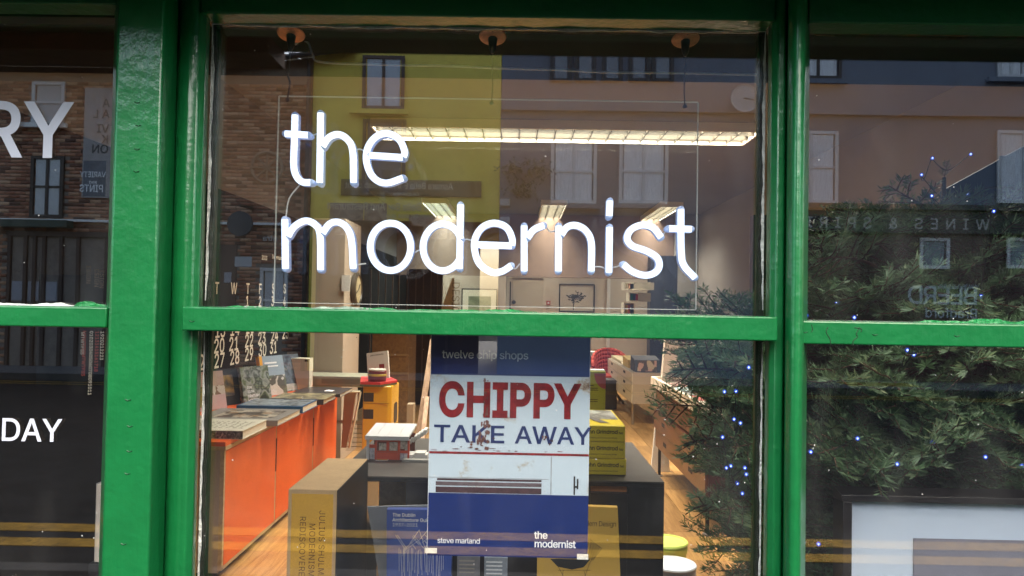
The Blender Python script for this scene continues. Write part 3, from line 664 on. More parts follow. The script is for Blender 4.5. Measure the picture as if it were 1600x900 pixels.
# ---- books on the counter
def flat_book(px, py, y0, dy, w, th, base, cover, label, rz=0., pages=True, name='book', spine=None, group=None):
    """a closed book lying with its front right corner near (px) at depth y0; runs dy away and w to the left"""
    x = X(px, y0, 640); t = thing(name, (x - w / 2, y0 + dy / 2, base), label, 'book', group, (0, 0, rz))
    cm = cover
    def bx(n, a, m):
        me = MB().box(*a).mesh(n, m); me.transform(Matrix.Translation((x - w / 2, y0 + dy / 2, base)) @ Matrix.Rotation(rz, 4, 'Z')); return place(n, me, t)
    hw, hd = w / 2, dy / 2
    bx('page_block', (-hw + .003, hw - .004, -hd + .005, hd - .003, .0025, th - .0025), M('page_paper', (.66, .60, .48), .7, var=.1, vscale=90, stretch=(1, 1, 8)))
    bx('cover', (-hw, hw, -hd, hd, th - .0024, th), cm); bx('cover', (-hw, hw, -hd, hd, 0, .0024), cm)
    bx('spine', (-hw, hw, -hd, -hd + .004, .0024, th - .0024), spine or cm)
    return t, Matrix.Translation((x - w / 2, y0 + dy / 2, base + th)) @ Matrix.Rotation(rz, 4, 'Z')
def top_print(mt, t, x0, x1, y0, y1, mat, name='cover_print', off=.0004):
    me = MB().box(x0, x1, y0, y1, off, off + .0004).mesh(name, mat); me.transform(mt); return place(name, me, t)
GREYC = M('grey_cover', (.24, .22, .20), .4); CREAMC = M('cream_cover', (.58, .55, .45), .5); BLUEC = M('blue_cover', (.02, .09, .20), .35); DARKC = M('charcoal_cover', (.05, .045, .05), .35)
t, m_ = flat_book(380, 690, 3.06, .30, .32, .036, ct, CREAMC, 'cream art book with black squiggles lying at the near end of the counter', spine=M_photo('spotted_spine', [(.3, .28, .25), (.05, .05, .05), (.4, .38, .33)], 60))
for i in range(9): 
    yy = -.09 + .02 * i; me = MB(); r = random.Random(i)
    for j in range(10): xx = -.13 + j * .027 + r.uniform(0, .01); me.box(xx, xx + r.uniform(.004, .017), yy, yy + .004, .0004, .0008)
    me = me.mesh('cover_print', INK); me.transform(m_); place('cover_print', me, t)
t, m_ = flat_book(434, 655, 3.40, .36, .40, .026, ct, GREYC, 'grey book with a patterned photograph lying on the orange counter')
top_print(m_, t, -.13, .15, -.11, .12, M_photo('building_photo', [(.05, .04, .03), (.42, .36, .28), (.08, .06, .05), (.30, .18, .10)], 26, 'cells'))
t, m_ = flat_book(473, 645, 3.80, .28, .34, .034, ct, BLUEC, 'thick book with blue spine and white page edge in the middle of the counter')
top_print(m_, t, -.16, .16, -.12, .13, M_photo('sky_photo', [(.05, .06, .08), (.30, .34, .38), (.06, .07, .08), (.42, .44, .45)], 14))
t, m_ = flat_book(505, 625, 4.12, .28, .30, .03, ct, DARKC, 'large dark book with a tan landscape photograph on the counter')
top_print(m_, t, -.15, .16, -.13, .13, M_photo('tan_photo', [(.05, .05, .04), (.35, .30, .17), (.08, .07, .06), (.40, .36, .22)], 14))
t, m_ = flat_book(531, 612, 4.46, .34, .30, .02, ct, M('black_cover', (.045, .04, .045), .3), 'slim black book with a white mark at the far end of the counter')
top_print(m_, t, .02, .07, -.05, .02, WHITEINK)
# leaning books against the left wall
def wall_book(px, py_base, w, h, th, y, lean, label, cover, prints=(), spine=None, rz=math.radians(62), cat='book'):
    p = W(px, py_base, y); base = Vector((p.x, y, ct + .002))
    t = thing('book', base, label, cat)
    mt = Matrix.Translation(base) @ Matrix.Rotation(rz, 4, 'Z') @ Matrix.Rotation(-lean, 4, 'X')
    def bx(n, a, m): me = MB().box(*a).mesh(n, m); me.transform(mt); return place(n, me, t)
    bx('page_block', (-w / 2 + .003, w / 2 - .003, .0025, th - .0025, .003, h - .003), MATS['page_paper'])
    bx('cover', (-w / 2, w / 2, 0, .0025, 0, h), cover); bx('cover', (-w / 2, w / 2, th - .0025, th, 0, h), cover)
    bx('spine', (-w / 2, -w / 2 + .003, .0025, th - .0025, 0, h), spine or cover)
    for (x0, x1, z0, z1, m, k_) in prints: bx('cover_print', (x0 * w, x1 * w, -.0008 * k_ - .0004, -.0008 * k_, z0 * h, z1 * h), m)
    return t, mt
LN = .22
wall_book(330, 650, .20, .20, .02, 3.84, LN, 'book with a pink and white house interior leaning at the left end of the counter', M('pink_grey_cover', (.42, .29, .24), .4), [(-.5, .5, 0, .38, M('pink_print', (.50, .36, .36), .4), 1), (-.05, .5, .38, .62, M_photo('house_photo', [(.5, .44, .38), (.2, .12, .08), (.6, .55, .5)], 22, 'cells'), 1), (-.5, -.1, .1, .62, M_photo('plant_photo', [(.04, .05, .02), (.3, .27, .08), (.05, .04, .03)], 30), 2)])
wall_book(355, 645, .19, .20, .025, 4.02, LN, 'black book with a small lit tunnel photograph leaning on the black wall', M('near_black_cover', (.018, .017, .018), .4), [(-.34, .3, .25, .82, M_photo('tunnel_photo', [(.03, .03, .035), (.10, .09, .08), (.30, .19, .06), (.04, .04, .04)], 12), 1)])
t, mt = wall_book(404, 638, .20, .205, .022, 4.16, LN, 'green photo book with white title lettering about houses leaning on the counter', M_photo('leafy_photo', [(.03, .04, .03), (.14, .17, .10), (.30, .32, .30), (.05, .06, .05), (.22, .26, .2)], 18))
for i, l in enumerate(('100', '20TH', 'CENTURY', 'HOUSES')): 
    o = text(l, .0145, (-.07, -.0012, .083 - i * .024), R3, U3, WHITEINK, None, 'LEFT', .03); o.data.transform(mt); o.parent = t; o.matrix_parent_inverse = Matrix.LocRotScale(t.location, t.rotation_euler, None).inverted()
wall_book(431, 622, .19, .24, .03, 4.5, LN, 'pale blue book with a yellow spine leaning beside the houses book', M('pale_blue_cover', (.26, .34, .42), .4), [(-.38, .5, 0, .5, M_photo('white_building_photo', [(.10, .10, .09), (.45, .44, .40), (.12, .14, .10), (.5, .5, .48)], 20, 'cells'), 1), (-.5, -.38, 0, 1, M('yellow_spine', (.70, .34, .03), .4), 2), (-.3, .2, .8, .84, WHITEINK, 2), (-.3, .25, .72, .75, WHITEINK, 2)], M('yellow_spine'))
wall_book(458, 614, .17, .235, .02, 4.72, LN, 'dark blue photo book leaning between the pale blue book and the cream box', M_photo('dusk_photo', [(.03, .045, .07), (.12, .15, .19), (.04, .05, .06), (.42, .42, .40)], 14), [(-.3, .3, .02, .2, M_photo('paper_photo', [(.5, .5, .48), (.2, .22, .2)], 30), 1)])
bx_ = thing('slipcase', W(470, 608, 4.72), 'cream slipcase box standing at the back of the orange counter', 'box')
yq = 4.76; MB().box(X(452, yq), X(486, yq), yq, yq + .08, ct + .001, Z(560, yq, 470)).build('case', CREAMC, bx_, bev=.002)
MB().box(X(478, yq), X(484, yq), yq - .001, yq - .0004, Z(565, yq, 470), Z(562, yq, 470)).build('stamp', INK, bx_)

# ================================================================== BLACK TABLE AND WHAT STANDS ON IT
TT = EYE - .497; TY0, TY1 = 2.13, 2.74
tx0, tx1 = X(522, TY0, 745), X(1038, TY0, 745)
TBL = M('black_table_paint', (.016, .016, .018), .35, var=.35, vscale=12, bump=.08, dirt=.3)
TTOP = M('worn_dark_grey_top', (.07, .062, .056), .42, var=.25, vscale=5)
tab = thing('display_table', ((tx0 + tx1) / 2, 2.4, FL), 'low black display table with cut-out front behind the poster', 'table')
box('top', tx0, tx1, TY0, TY1, TT - .003, TT, TTOP, tab)
tz = Z(757, TY0)
MB().box(tx0, tx1, TY0 - .001, TY0 + .02, tz, TT - .0035).build('apron', TBL, tab)
for a, b_ in ((522, 577), (640, 745), (745, 920)): MB().box(X(a, TY0) + .0003, X(b_, TY0), TY0 - .001, TY0 + .02, FL, tz - .0003).build('front_panel', TBL, tab)
xa_, xb_, xc_ = X(920, TY0) + .001, X(927, TY0), X(985, TY0)
MB().box(xa_, xb_, TY0 - .001, TY0 + .02, FL, tz - .0003).box(xc_, tx1, TY0 - .001, TY0 + .02, FL, tz - .0003).box(xb_ + .0002, xc_ - .0002, TY0 - .001, TY0 + .02, FL, Z(768, TY0)).build('front_panel', TBL, tab)
MB().box(xb_ - .002, xc_ + .002, TY0 + .021, TY0 + .03, Z(772, TY0), tz + .002).build('copper_strip', M('copper_orange', (.42, .17, .05), .4), tab)
for xx in (tx0, tx1 - .02): MB().box(xx + .0005, xx + .0195, TY0 + .021, TY1 - .021, FL, TT - .004).build('side_panel', TBL, tab)
MB().box(tx0 + .02, tx1 - .021, TY1 - .02, TY1 - .001, FL, TT - .3).build('back_panel', TBL, tab)
MB().box(X(577, TY0) + .002, X(642, TY0), TY0 + .20, TY0 + .21, FL, tz).build('inner_board', M_wood('golden_board', (.26, .14, .04), (.42, .25, .09), 5, vary=False), tab)
for px, py in ((597, 757), (606, 757), (530, 762), (975, 752), (966, 750), (640, 757)): MB().lathe([(.0012, -.002), (.0012, .0005), (.0005, .001)], tuple(W(px, py - 6, TY0 - .002)), 8, axis='y').build('screw', STEEL, tab)
# three yellow books
YB_ = M('yellow_book_cover', (.76, .58, .03), .35, var=.06, vscale=10); ybx1 = X(979, 2.2, 700); 
zb = TT + .001
for i, lab in enumerate(('bottom yellow hardback of the stack of three beside the poster', 'middle yellow hardback of the stack of three beside the poster', 'top yellow hardback of the stack of three, its cover showing a grey diagonal')):
    dx = (0, -.003, -.004)[i]; th = .0472; x1 = ybx1 + dx; x0 = x1 - .234; y0, y1 = 2.2 + (.0, .003, .002)[i], 2.53
    t = thing('yellow_book', ((x0 + x1) / 2, y0, zb), lab, 'book', 'yellow books stacked on the display table')
    box('page_block', x0 + .003, x1 - .004, y0 + .006, y1 - .004, zb + .003, zb + th - .003, MATS['page_paper'], t)
    box('cover', x0, x1, y0 + .003, y1, zb + th - .003, zb + th, YB_, t); box('cover', x0, x1, y0 + .003, y1, zb, zb + .003, YB_, t)
    MB().box(x0, x1, y0, y0 + .006, zb + .0001, zb + th - .0001).build('spine', YB_, t, bev=.003)
    text('John Grindrod', .0125, (x1 - .022, y0 - .0006, zb + .024), R3, U3, INK, t, 'RIGHT', .03)
    text('The Making of Contemporary Britain', .0042, (x1 - .024, y0 - .0006, zb + .010), R3, U3, M('brown_ink', (.10, .07, .01), .5), t, 'RIGHT', .02)
    text('fab', .007, (x1 - .006, y0 - .0006, zb + .0235), R3, U3, M('brown_ink'), t, 'RIGHT', .03)
    if i == 2:
        q = zb + th + .0004; b = MB()
        def cov(poly, n, m, o):
            bb = MB().prism([(x0 + u * .234, y0 + .004 + v * (y1 - y0 - .006)) for u, v in poly], q + o, q + o + .0003); bb.build(n, m, t)
        cov([(0, .42), (.98, .36), (.98, .98), (0, .98)], 'cover_print', M_photo('pale_sky_print', [(.35, .38, .36), (.5, .5, .45), (.16, .15, .13), (.45, .45, .42)], 12), 0)
        cov([(0, .35), (.62, .38), (.5, .70), (0, .75)], 'cover_print', M('cyan_print', (.10, .36, .50), .4), .0006)
        cov([(.38, .86), (.50, .86), (.82, .12), (.70, .14)], 'cover_print', M('grey_road_print', (.17, .15, .14), .4), .0012)
        cov([(0, .82), (.6, .86), (.62, .98), (0, .98)], 'cover_print', YB_, .0018)
        cov([(.25, .30), (.42, .34), (.36, .44), (.25, .40)], 'cover_print', M('orange_print', (.55, .16, .03), .4), .0018)
    zb += th + .001
# standing lime book with a pink disc, behind the stack
xg0, xg1, yg = X(880, 2.66), X(948, 2.66), 2.66
t = thing('lime_book', ((xg0 + xg1) / 2, yg, TT), 'lime green book with a pink disc standing behind the yellow stack', 'book')
zg1 = Z(580, yg, 930)
MB().box(xg0, xg1, yg, yg + .05, TT + .001, zg1).build('cover', M('lime_cover', (.55, .52, .05), .4), t, bev=.002)
MB().box(xg0 + .003, xg1 - .003, yg + .003, yg + .047, zg1 + .0002, zg1 + .004).build('page_block', WHITE, t)
b = MB(); cxx, czz, rr = X(950, yg), Z(582, yg, 930), .055; pl = [(cxx - .004, czz - .003)]
for i in range(13):
    a = PI + PI / 2 * i / 12; pl.append((cxx - .004 + rr * math.cos(a) * .75, czz - .003 + rr * math.sin(a)))
MB().prism(pl, yg - .0012, yg - .0004, axis='y').build('cover_print', M('pink_disc_print', (.55, .11, .12), .4), t)
for q in (602, 606, 609, 624, 627): MB().box(X(918, yg), X(936 - (q % 3) * 3, yg), yg - .0012, yg - .0004, Z(q + 1, yg, 930), Z(q, yg, 930)).build('cover_print', M('brown_ink'), t)
# kiosk model
KY = 2.36; ks = KY / F
def kx(p): return X(p, KY, 700)
def kz(q): return Z(q, KY, 605)
kio = thing('kiosk_model', (kx(605), KY, TT), 'small red and white kiosk model with white roof on a yellow foot', 'model')
KR = M('kiosk_red', (.62, .085, .04), .35); KW = M('kiosk_white', (.72, .72, .74), .45)
kb = kz(722)
MB().box(kx(590), kx(607), KY - .02, KY + .10, TT + .002, kb).build('foot', M('kiosk_yellow', (.66, .36, .02), .4), kio)
MB().box(kx(589.5), kx(607.5), KY - .022, KY + .10, TT, TT + .0018).build('foot_base', KW, kio)
MB().box(kx(571), kx(640), KY - .01, KY + .14, kb + .0003, kb + .007).build('base', KW, kio)
zr = kz(686)
for a, b_ in ((573, 577), (586, 589), (622, 625), (637, 640)): MB().box(kx(a), kx(b_), KY - .004, KY + .004, kb + .0075, zr).build('post', KR if a in (586, 622, 637) else KW, kio)
MB().box(kx(589.3), kx(621.7), KY - .003, KY + .003, kb + .0075, kz(707)).build('panel', KR, kio)
MB().box(kx(589.3), kx(621.7), KY - .0035, KY + .003, kz(706.5), kz(704.5)).build('counter_ledge', KR, kio)
MB().box(kx(589.3), kx(621.7), KY - .003, KY + .003, kz(690), zr).build('panel', KR, kio)
MB().box(kx(604), kx(608), KY - .003, KY + .003, kz(704), kz(690)).build('post', KR, kio)
KG = M('kiosk_window_plastic', (.48, .42, .36), .2, var=.5, vscale=120)
for a, b_, q0, q1 in ((592, 603.5, 704, 693), (608.5, 621, 704, 691), (625.5, 636.5, 701, 688)): MB().box(kx(a), kx(b_), KY + .001, KY + .003, kz(q0), kz(q1)).build('window', KG, kio)
MB().box(kx(577.3), kx(585.7), KY - .002, KY + .002, kz(700), kz(695)).build('panel', KR, kio); MB().box(kx(625.3), kx(636.7), KY - .002, KY + .002, kz(707.5), kz(703.5)).build('panel', KR, kio)
PLS = M('clear_plastic_panel', (.50, .50, .56), .15, var=.4, vscale=90)
MB().box(kx(577.3), kx(585.7), KY + .003, KY + .005, kb + .008, kz(701)).build('window', PLS, kio); MB().box(kx(625.3), kx(636.7), KY + .003, KY + .005, kb + .008, kz(708)).build('window', PLS, kio)
MB().box(kx(573), kx(640), KY + .12, KY + .125, kb + .008, zr).build('rear_wall', M('kiosk_inner', (.25, .08, .05), .5), kio)
b = MB(); xa0, xa1 = kx(572), kx(640.5); zf, zk = kz(686), kz(661)
yk0, yk1 = KY - .02, KY + .16
for i in range(4):
    u0, u1 = xa0 + (xa1 - xa0) * i / 4, xa0 + (xa1 - xa0) * (i + 1) / 4 - .0008
    bb = MB(); h0, h1 = zf + .012, EYE - (EYE - zk) * (yk1 / KY)
    bb.prism([(yk0, zf + .006), (yk1, h1 - .006), (yk1, h1), (yk0, h0)], u0, u1, axis='x'); bb.build('roof_panel', KW, kio)
MB().box(xa0, xa1, yk0 - .001, yk0 + .004, zf, zf + .0055).build('roof_edge', KW, kio)
tr = thing('paper_models', (kx(656), 2.40, TT), 'white paper stair model and folded cards beside the kiosk model', 'paper model')
for i in range(7): MB().box(X(640 + i * 4.6, 2.5), X(644.4 + i * 4.6, 2.5), 2.46, 2.52, TT if i == 0 else Z(692 - i * 3, 2.5, 655) - .004, Z(688 - i * 3.2, 2.5, 655)).build('step', WHITE, tr)
for a, b_, q in ((638, 652, 711), (653, 669, 709), (660, 672, 712)): MB().box(X(a, 2.38), X(b_, 2.38), 2.36 + (a - 638) * .0008, 2.42, TT + .001, Z(q, 2.36, 655)).build('card', WHITE, tr)
MB().box(X(636, 2.36), X(690, 2.36), 2.325, 2.345, TT + .0005, TT + .008).build('tray', M('grey_tray', (.4, .39, .36), .5), tr)
# plinth in front of the table, below the picture's edge, for the leaning books
PZ0 = EYE - .80
plt = thing('display_plinth', (0, 1.9, FL), 'black plinth at the foot of the display table carrying leaning books', 'plinth')
MB().box(X(440, 1.75), X(1000, 1.75), 1.72, 2.12, FL, PZ0).build('body', TBL, plt)
# kraft slipcase
KX0, KX1, KY0, KY1 = X(449, 1.76, 830), X(525, 1.76, 830), 1.76, 2.115
kz1 = Z(765, KY0, 487)
kra = thing('kraft_slipcase', ((KX0 + KX1) / 2, 1.9, PZ0), 'tall brown cardboard slipcase with ochre front and vertical lettering', 'box')
MB().box(KX0, KX1, KY0, KY1, PZ0 + .001, kz1).build('case', M('kraft_cardboard', (.56, .38, .20), .75, var=.08, vscale=30, bump=.05), kra, bev=.0015)
MB().box(KX0 + .009, KX1 - .008, KY0 - .0015, KY0 - .0003, PZ0 + .01, kz1 - .010).build('front_panel', M('ochre_cloth', (.66, .37, .045), .7, var=.08, vscale=200), kra)
MB().box(KX1 + .0003, KX1 + .0018, KY0 + .0005, KY1 - .0005, PZ0 + .001, kz1 - .001).build('side_panel', M('black_case_side', (.014, .014, .015), .5), kra)  # thin black sheet over the right side of the case
BRI = M('brown_foil_ink', (.16, .085, .02), .45)
for tx, px, q in (('JULIUS SHULMAN', 504, 797), ('MODERNISM', 489, 817), ('REDISCOVERED', 474, 806)):
    text(tx, .0155, (X(px, KY0, 830) - .008, KY0 - .002, Z(q, KY0, px)), (0, 0, -1), (1, 0, 0), BRI, kra, 'LEFT', .0, space=1.05)
# Dublin guide and grey board behind it
t = thing('grey_board', (X(625, 2.04), 2.04, PZ0), 'grey mount board leaning behind the blue architecture guide', 'board')
me = MB().prism([(X(581, 2.08), Z(792, 2.08, 620)), (X(690, 2.08), Z(787, 2.08, 620)), (X(690, 2.08), PZ0), (X(606, 2.08), PZ0)], 2.075, 2.082, axis='y').build('board', M('grey_mount', (.25, .27, .30), .6, var=.08), t)
YD = 1.98
dub = thing('blue_guide', (X(650, YD), YD, PZ0), 'blue architecture guide book with white line drawing left of the poster foot', 'book')
dx0, dx1, dz = X(606, YD, 850), X(706, YD, 850), Z(797, YD, 650)
MB().prism([(dx0, PZ0 + .001), (X(611, YD), dz), (dx1, dz + .002), (dx1, PZ0 + .001)], YD, YD + .022, axis='y').build('cover', M('royal_blue_cover', (.05, .10, .40), .35), dub)
for i, l in enumerate(('The Dublin', 'Architecture Guide', '1937–2021')): text(l, .0098, (X(620, YD), YD - .0008, Z(807.5 + i * 7.7 - 0, YD, 650)), R3, U3, WHITEINK, dub, 'LEFT', .025 if i < 2 else 0)
def dl(a, b_, w=.0007): 
    p, q = W(*a, YD - .001), W(*b_, YD - .001); return [p, q]
b = MB()
segs = [((655, 828), (640, 850)), ((655, 828), (664, 856)), ((641, 846), (650, 858)), ((654, 845), (668, 829)), ((668, 829), (678, 836)), ((678, 836), (664, 856)), ((644, 838), (655, 852)), ((646, 836), (658, 850)), ((630, 862), (652, 846)), ((632, 858), (650, 842)), ((672, 840), (690, 856)), ((660, 848), (676, 834)), ((658, 840), (668, 850)), ((663, 835), (671, 843)), ((618, 836), (634, 860)), ((621, 836), (636, 858)), ((652, 846), (668, 862)), ((628, 868), (640, 858))]
r = random.Random(4)
for x in range(624, 696, 3): segs.append(((x + r.uniform(-1, 1), 860 + r.uniform(-5, 5)), (x + r.uniform(-1.5, 1.5), 898 + r.uniform(-8, 8))))
for s_ in segs: b.tube(dl(*s_), .00055, 4)
b.build('line_drawing', WHITEINK, dub)
# yellow design catalogue
YE = 1.99
des = thing('design_catalogue', (X(905, YE), YE, PZ0), 'ochre design catalogue with a wire chair drawing right of the poster foot', 'book')
MB().prism([(X(840, YE, 850), PZ0 + .001), (X(840, YE, 850), Z(790, YE, 900)), (X(965, YE, 800), Z(793, YE, 960)), (X(972, YE, 900), PZ0 + .001)], YE, YE + .02, axis='y').build('cover', M('mustard_cover', (.68, .42, .08), .4, var=.05), des)
text('Modern Design', .0150, (X(963, YE, 820), YE - .0008, Z(822, YE, 930)), R3, U3, INK, des, 'RIGHT', 0, sx=.82, space=.96)
b = MB(); cs = [((922, 843), (940, 857)), ((940, 857), (926, 876)), ((868, 873), (926, 873)), ((868, 873), (872, 881)), ((926, 873), (920, 882)), ((872, 891), (923, 891)), ((870, 881), (880, 900)), ((921, 881), (914, 900)), ((880, 891), (879, 900)), ((912, 891), (915, 900))]
for i in range(9): cs.append(((920 + i * .4, 845 + i * 3.3), (938 - i * 1.4, 856 + i * 2.2)))
for i in range(6): cs.append(((916 + i * 4, 842 + i * 2.6), (912 + i * 3, 875)))
for s_ in cs: b.tube([W(*s_[0], YE - .001), W(*s_[1], YE - .001)], .0005, 4)
b.build('chair_drawing', INK, des)
MB().prism([(X(866, YE), Z(872, YE)), (X(928, YE), Z(872, YE)), (X(918, YE), Z(884, YE)), (X(900, YE), Z(888, YE)), (X(878, YE), Z(884, YE))], YE - .0012, YE - .0004, axis='y').build('seat_drawing', INK, des)
for (p0, p1, q, y, c, lab) in ((722, 757, 871, 2.0, (.18, .18, .20), 'grey brochure standing under the left foot of the poster'), (764, 800, 872, 2.02, (.26, .30, .36), 'pale blue brochure standing under the middle of the poster')):
    t = thing('brochure', (X((p0 + p1) / 2, y), y, PZ0), lab, 'brochure'); MB().box(X(p0, y), X(p1, y), y, y + .01, PZ0 + .001, Z(q, y)).build('cover', M(f'brochure_{p0}_cover', c, .4, var=.2, vscale=40), t)
    for k_ in range(4): MB().box(X(p0 + 3, y), X(p1 - 8, y), y - .001, y - .0004, Z(q + 8 + k_ * 6, y), Z(q + 6 + k_ * 6, y)).build('cover_print', WHITEINK if p0 == 764 else M('dull_print', (.3, .28, .25), .5), t)

# buckets
def bucket(px, py, y, r, h, col, lab):
    p = W(px, py, y); t = thing('bucket', (p.x, y, FL), lab, 'bucket', 'plastic buckets on the floor'); z = p.z
    m = M(f'bucket_plastic_{lab.split()[0]}', col, .3); 
    MB().lathe([(r * .80, FL - z), (r * .97, -.03), (r, -.028), (r, -.004), (r * .97, 0), (r * .86, 0), (r * .84, -.006), (r * .80, -.05), (r * .78, -.07), (.002, -.072)], tuple(p), 36).build('body', m, t, smooth=True)
    MB().lathe([(r * .88, .0005), (r * 1.02, .0005), (r * 1.03, .005), (r * 1.0, .010), (r * .90, .010), (r * .87, .006)], tuple(p), 36).build('rim', M(f'bucket_rim_{lab.split()[0]}', [min(.8, c * 1.15 + .1) for c in col], .3), t, smooth=True)
bucket(1041, 848, 3.05, .085, .2, (.42, .52, .05), 'lime green round bucket behind the right end of the table')
bucket(1052, 884, 2.86, .085, .2, (.50, .54, .66), 'pale blue grey round bucket in front of the lime one')

# ================================================================== DRAWER UNIT, CABINET, CHAIR, SHELVES (right side)
DX, DY0, DY1 = .925, 3.68, 5.02; dz0, dz1 = EYE - .93, EYE - .53
TEAK = M_wood('teak_veneer', (.065, .019, .008), (.13, .04, .015), 4, (6, 1, 6), .35)
dr = thing('drawer_chest', (DX + .25, 4.3, FL), 'low teak drawer chest on black metal legs beside the tree', 'chest')
MB().box(DX + .018, DX + .5, DY0 + .002, DY1, dz0, dz1 - .021).build('carcass', M('burgundy_end_panel', (.045, .012, .016), .35), dr)
box('top', DX - .01, DX + .51, DY0 - .01, DY1 + .01, dz1 - .02, dz1, TEAK, dr)
hh = (dz1 - .024 - dz0) / 3
for i in range(3):
    off = (.0, .012, .0)[i]; MB().box(DX - off, DX + .017, DY0 + .004 - off, DY1 - .004, dz0 + hh * i + .002, dz0 + hh * (i + 1) - .008).build('drawer', TEAK, dr, bev=.002)
    for yy in (4.0, 4.7): MB().box(DX - off - .0012, DX - off + .001, yy - .045, yy + .045, dz0 + hh * i + .05, dz0 + hh * i + .075).build('handle_slot', M('slot_black', (.01, .006, .005), .8), dr)
for xx, yy in ((DX + .02, DY0 + .03), (DX + .02, DY1 - .05), (DX + .47, DY0 + .03), (DX + .47, DY1 - .05)):
    MB().tube([(xx, yy, FL + .004), (xx, yy, dz0)], .010, 10).build('leg', M('black_metal', (.02, .018, .018), .3, metal=.6), dr, smooth=True)
    MB().lathe([(.026, 0), (.024, .006), (.012, .009)], (xx, yy, FL), 16).build('foot', M('brushed_steel', (.4, .38, .34), .3, metal=.8), dr, smooth=True)
tr = thing('book_tray', (DX + .25, 4.3, dz1), 'shallow white tray of art books lying on top of the drawer chest', 'tray')
MB().box(DX - .03, DX + .52, DY0 - .03, DY0 - .01, dz1 + .001, dz1 + .06).box(DX - .03, DX + .52, DY1 + .01, DY1 + .03, dz1 + .001, dz1 + .06).box(DX - .03, DX - .01, DY0 - .0095, DY1 + .0095, dz1 + .001, dz1 + .06).box(DX + .50, DX + .52, DY0 - .0095, DY1 + .0095, dz1 + .001, dz1 + .06).build('frame', M('tray_cream', (.62, .54, .42), .5), tr)
MB().box(DX - .0095, DX + .4995, DY0 - .0095, DY1 + .0095, dz1 + .001, dz1 + .008).build('bed', M('tray_cream'), tr)
cs = [((.55, .48, .38), 'white'), ((.50, .12, .10), 'red'), ((.12, .13, .12), 'black'), ((.30, .42, .42), 'pale teal'), ((.52, .30, .25), 'pink'), ((.20, .16, .12), 'brown')]
for i in range(6):
    yy = DY0 + .03 + i * .215; x0 = DX + .02
    t = thing('tray_book', (x0 + .2, yy + .1, dz1 + .02), f'{cs[i][1]} covered art book lying in the white tray, {("nearest", "second", "third", "fourth", "fifth", "farthest")[i]} of its row', 'book', 'art books in the white tray')
    MB().box(x0, x0 + .26, yy, yy + .19, dz1 + .009, dz1 + .045).build('cover', M(f'tray_cover_{i}', cs[i][0], .4), t); MB().box(x0 + .04, x0 + .22, yy + .03, yy + .15, dz1 + .0455, dz1 + .046).build('cover_print', M_photo(f'tray_print_{i}', [(.5, .45, .38), cs[i][0], (.25, .08, .06), (.1, .2, .22)], 20), t)
t = thing('white_board', (X(1035, 5.05), 5.08, FL), 'white board standing on the floor behind the drawer chest', 'board')
me = MB().prism([(X(1028, 5.1), Z(640, 5.1, 1030)), (X(1040, 5.1), Z(640, 5.1, 1030)), (X(1050, 5.1), FL + .001), (X(1020, 5.1), FL + .001)], 5.09, 5.11, axis='y').build('board', WHITE, t)
t = thing('calendar_box', (X(1070, 4.9), 4.95, dz1), 'white 2023 calendar box leaning upright at the far end of the drawer chest', 'calendar')
yc = 4.86; sl = MB().prism([(X(1035, yc), Z(606, yc, 1060)), (X(1041, yc), Z(520, yc, 1060)), (X(1090, yc), Z(520, yc, 1060)), (X(1084, yc), Z(606, yc, 1060))], yc, yc + .05, axis='y').build('box', M('calendar_white', (.66, .58, .47), .5), t)
for i, l in enumerate(('2023', 'Stendig', 'Calendar')): text(l, .026, (X(1047 - i * .6, yc), yc - .001, Z(583.5 + i * 6.6, yc, 1060)), R3, U3, INK, t, 'LEFT', .03)
text('M T W T', .010, (X(1046, yc), yc - .001, Z(600, yc, 1060)), R3, U3, INK, t)
# white sideboard
SX, SY0, SY1, sz0, sz1 = X(987, 7.0, 600), 7.0, 9.0, EYE - .91, EYE - .62
sb = thing('sideboard', (SX + .2, 8, FL), 'cream drawer sideboard on thin legs standing by the right wall', 'sideboard')
SBM = M('cream_lacquer', (.60, .52, .38), .4)
MB().box(SX + .012, SX + .34, SY0, SY1, sz0, sz1).build('carcass', M('sideboard_side', (.42, .34, .25), .5), sb)
for i in range(2):
    for j in range(3): 
        y0 = SY0 + .005 + i * 1.0; z0 = sz0 + .004 + j * (sz1 - sz0) / 3; MB().box(SX, SX + .0115, y0, y0 + .985, z0, z0 + (sz1 - sz0) / 3 - .008).build('drawer', SBM, sb, bev=.002)
        MB().box(SX - .001, SX + .001, y0 + .42, y0 + .56, z0 + .045, z0 + .07).build('handle_slot', M('slot_black'), sb)
for xx in (SX + .03, SX + .31):
    for yy in (SY0 + .1, SY1 - .1): MB().tube([(xx, yy, FL), (xx, yy, sz0)], .012, 8).build('leg', M('brushed_steel'), sb)
for i, (a, b_, h_, c, lab) in enumerate(((7.05, 7.35, .14, (.03, .03, .035), 'black open portfolio propped on the near end of the cream sideboard'), (7.5, 7.9, .10, (.62, .42, .08), 'orange book leaning on the cream sideboard'), (8.0, 8.9, .035, (.60, .50, .30), 'pile of pale prints fanned over the far end of the cream sideboard'))):
    t = thing(('portfolio', 'orange_book', 'print_pile')[i], (SX + .15, a, sz1), lab, ('portfolio', 'book', 'prints')[i])
    MB().prism([(a, sz1 + .001), (b_, sz1 + .001), (b_, sz1 + h_), (a + .05, sz1 + h_ * .8)], SX + .04, SX + .28, axis='x').build('body', M(f'sideboard_item_{i}', c, .5, var=.2, vscale=14), t)
    MB().box(SX + .06, SX + .24, a - .004, a - .001, sz1 + .01, sz1 + h_ * .8).build('front_print', M_photo(f'sideboard_print_{i}', [(.55, .35, .28), (.1, .08, .07), (.5, .42, .3)], 18, 'cells'), t)
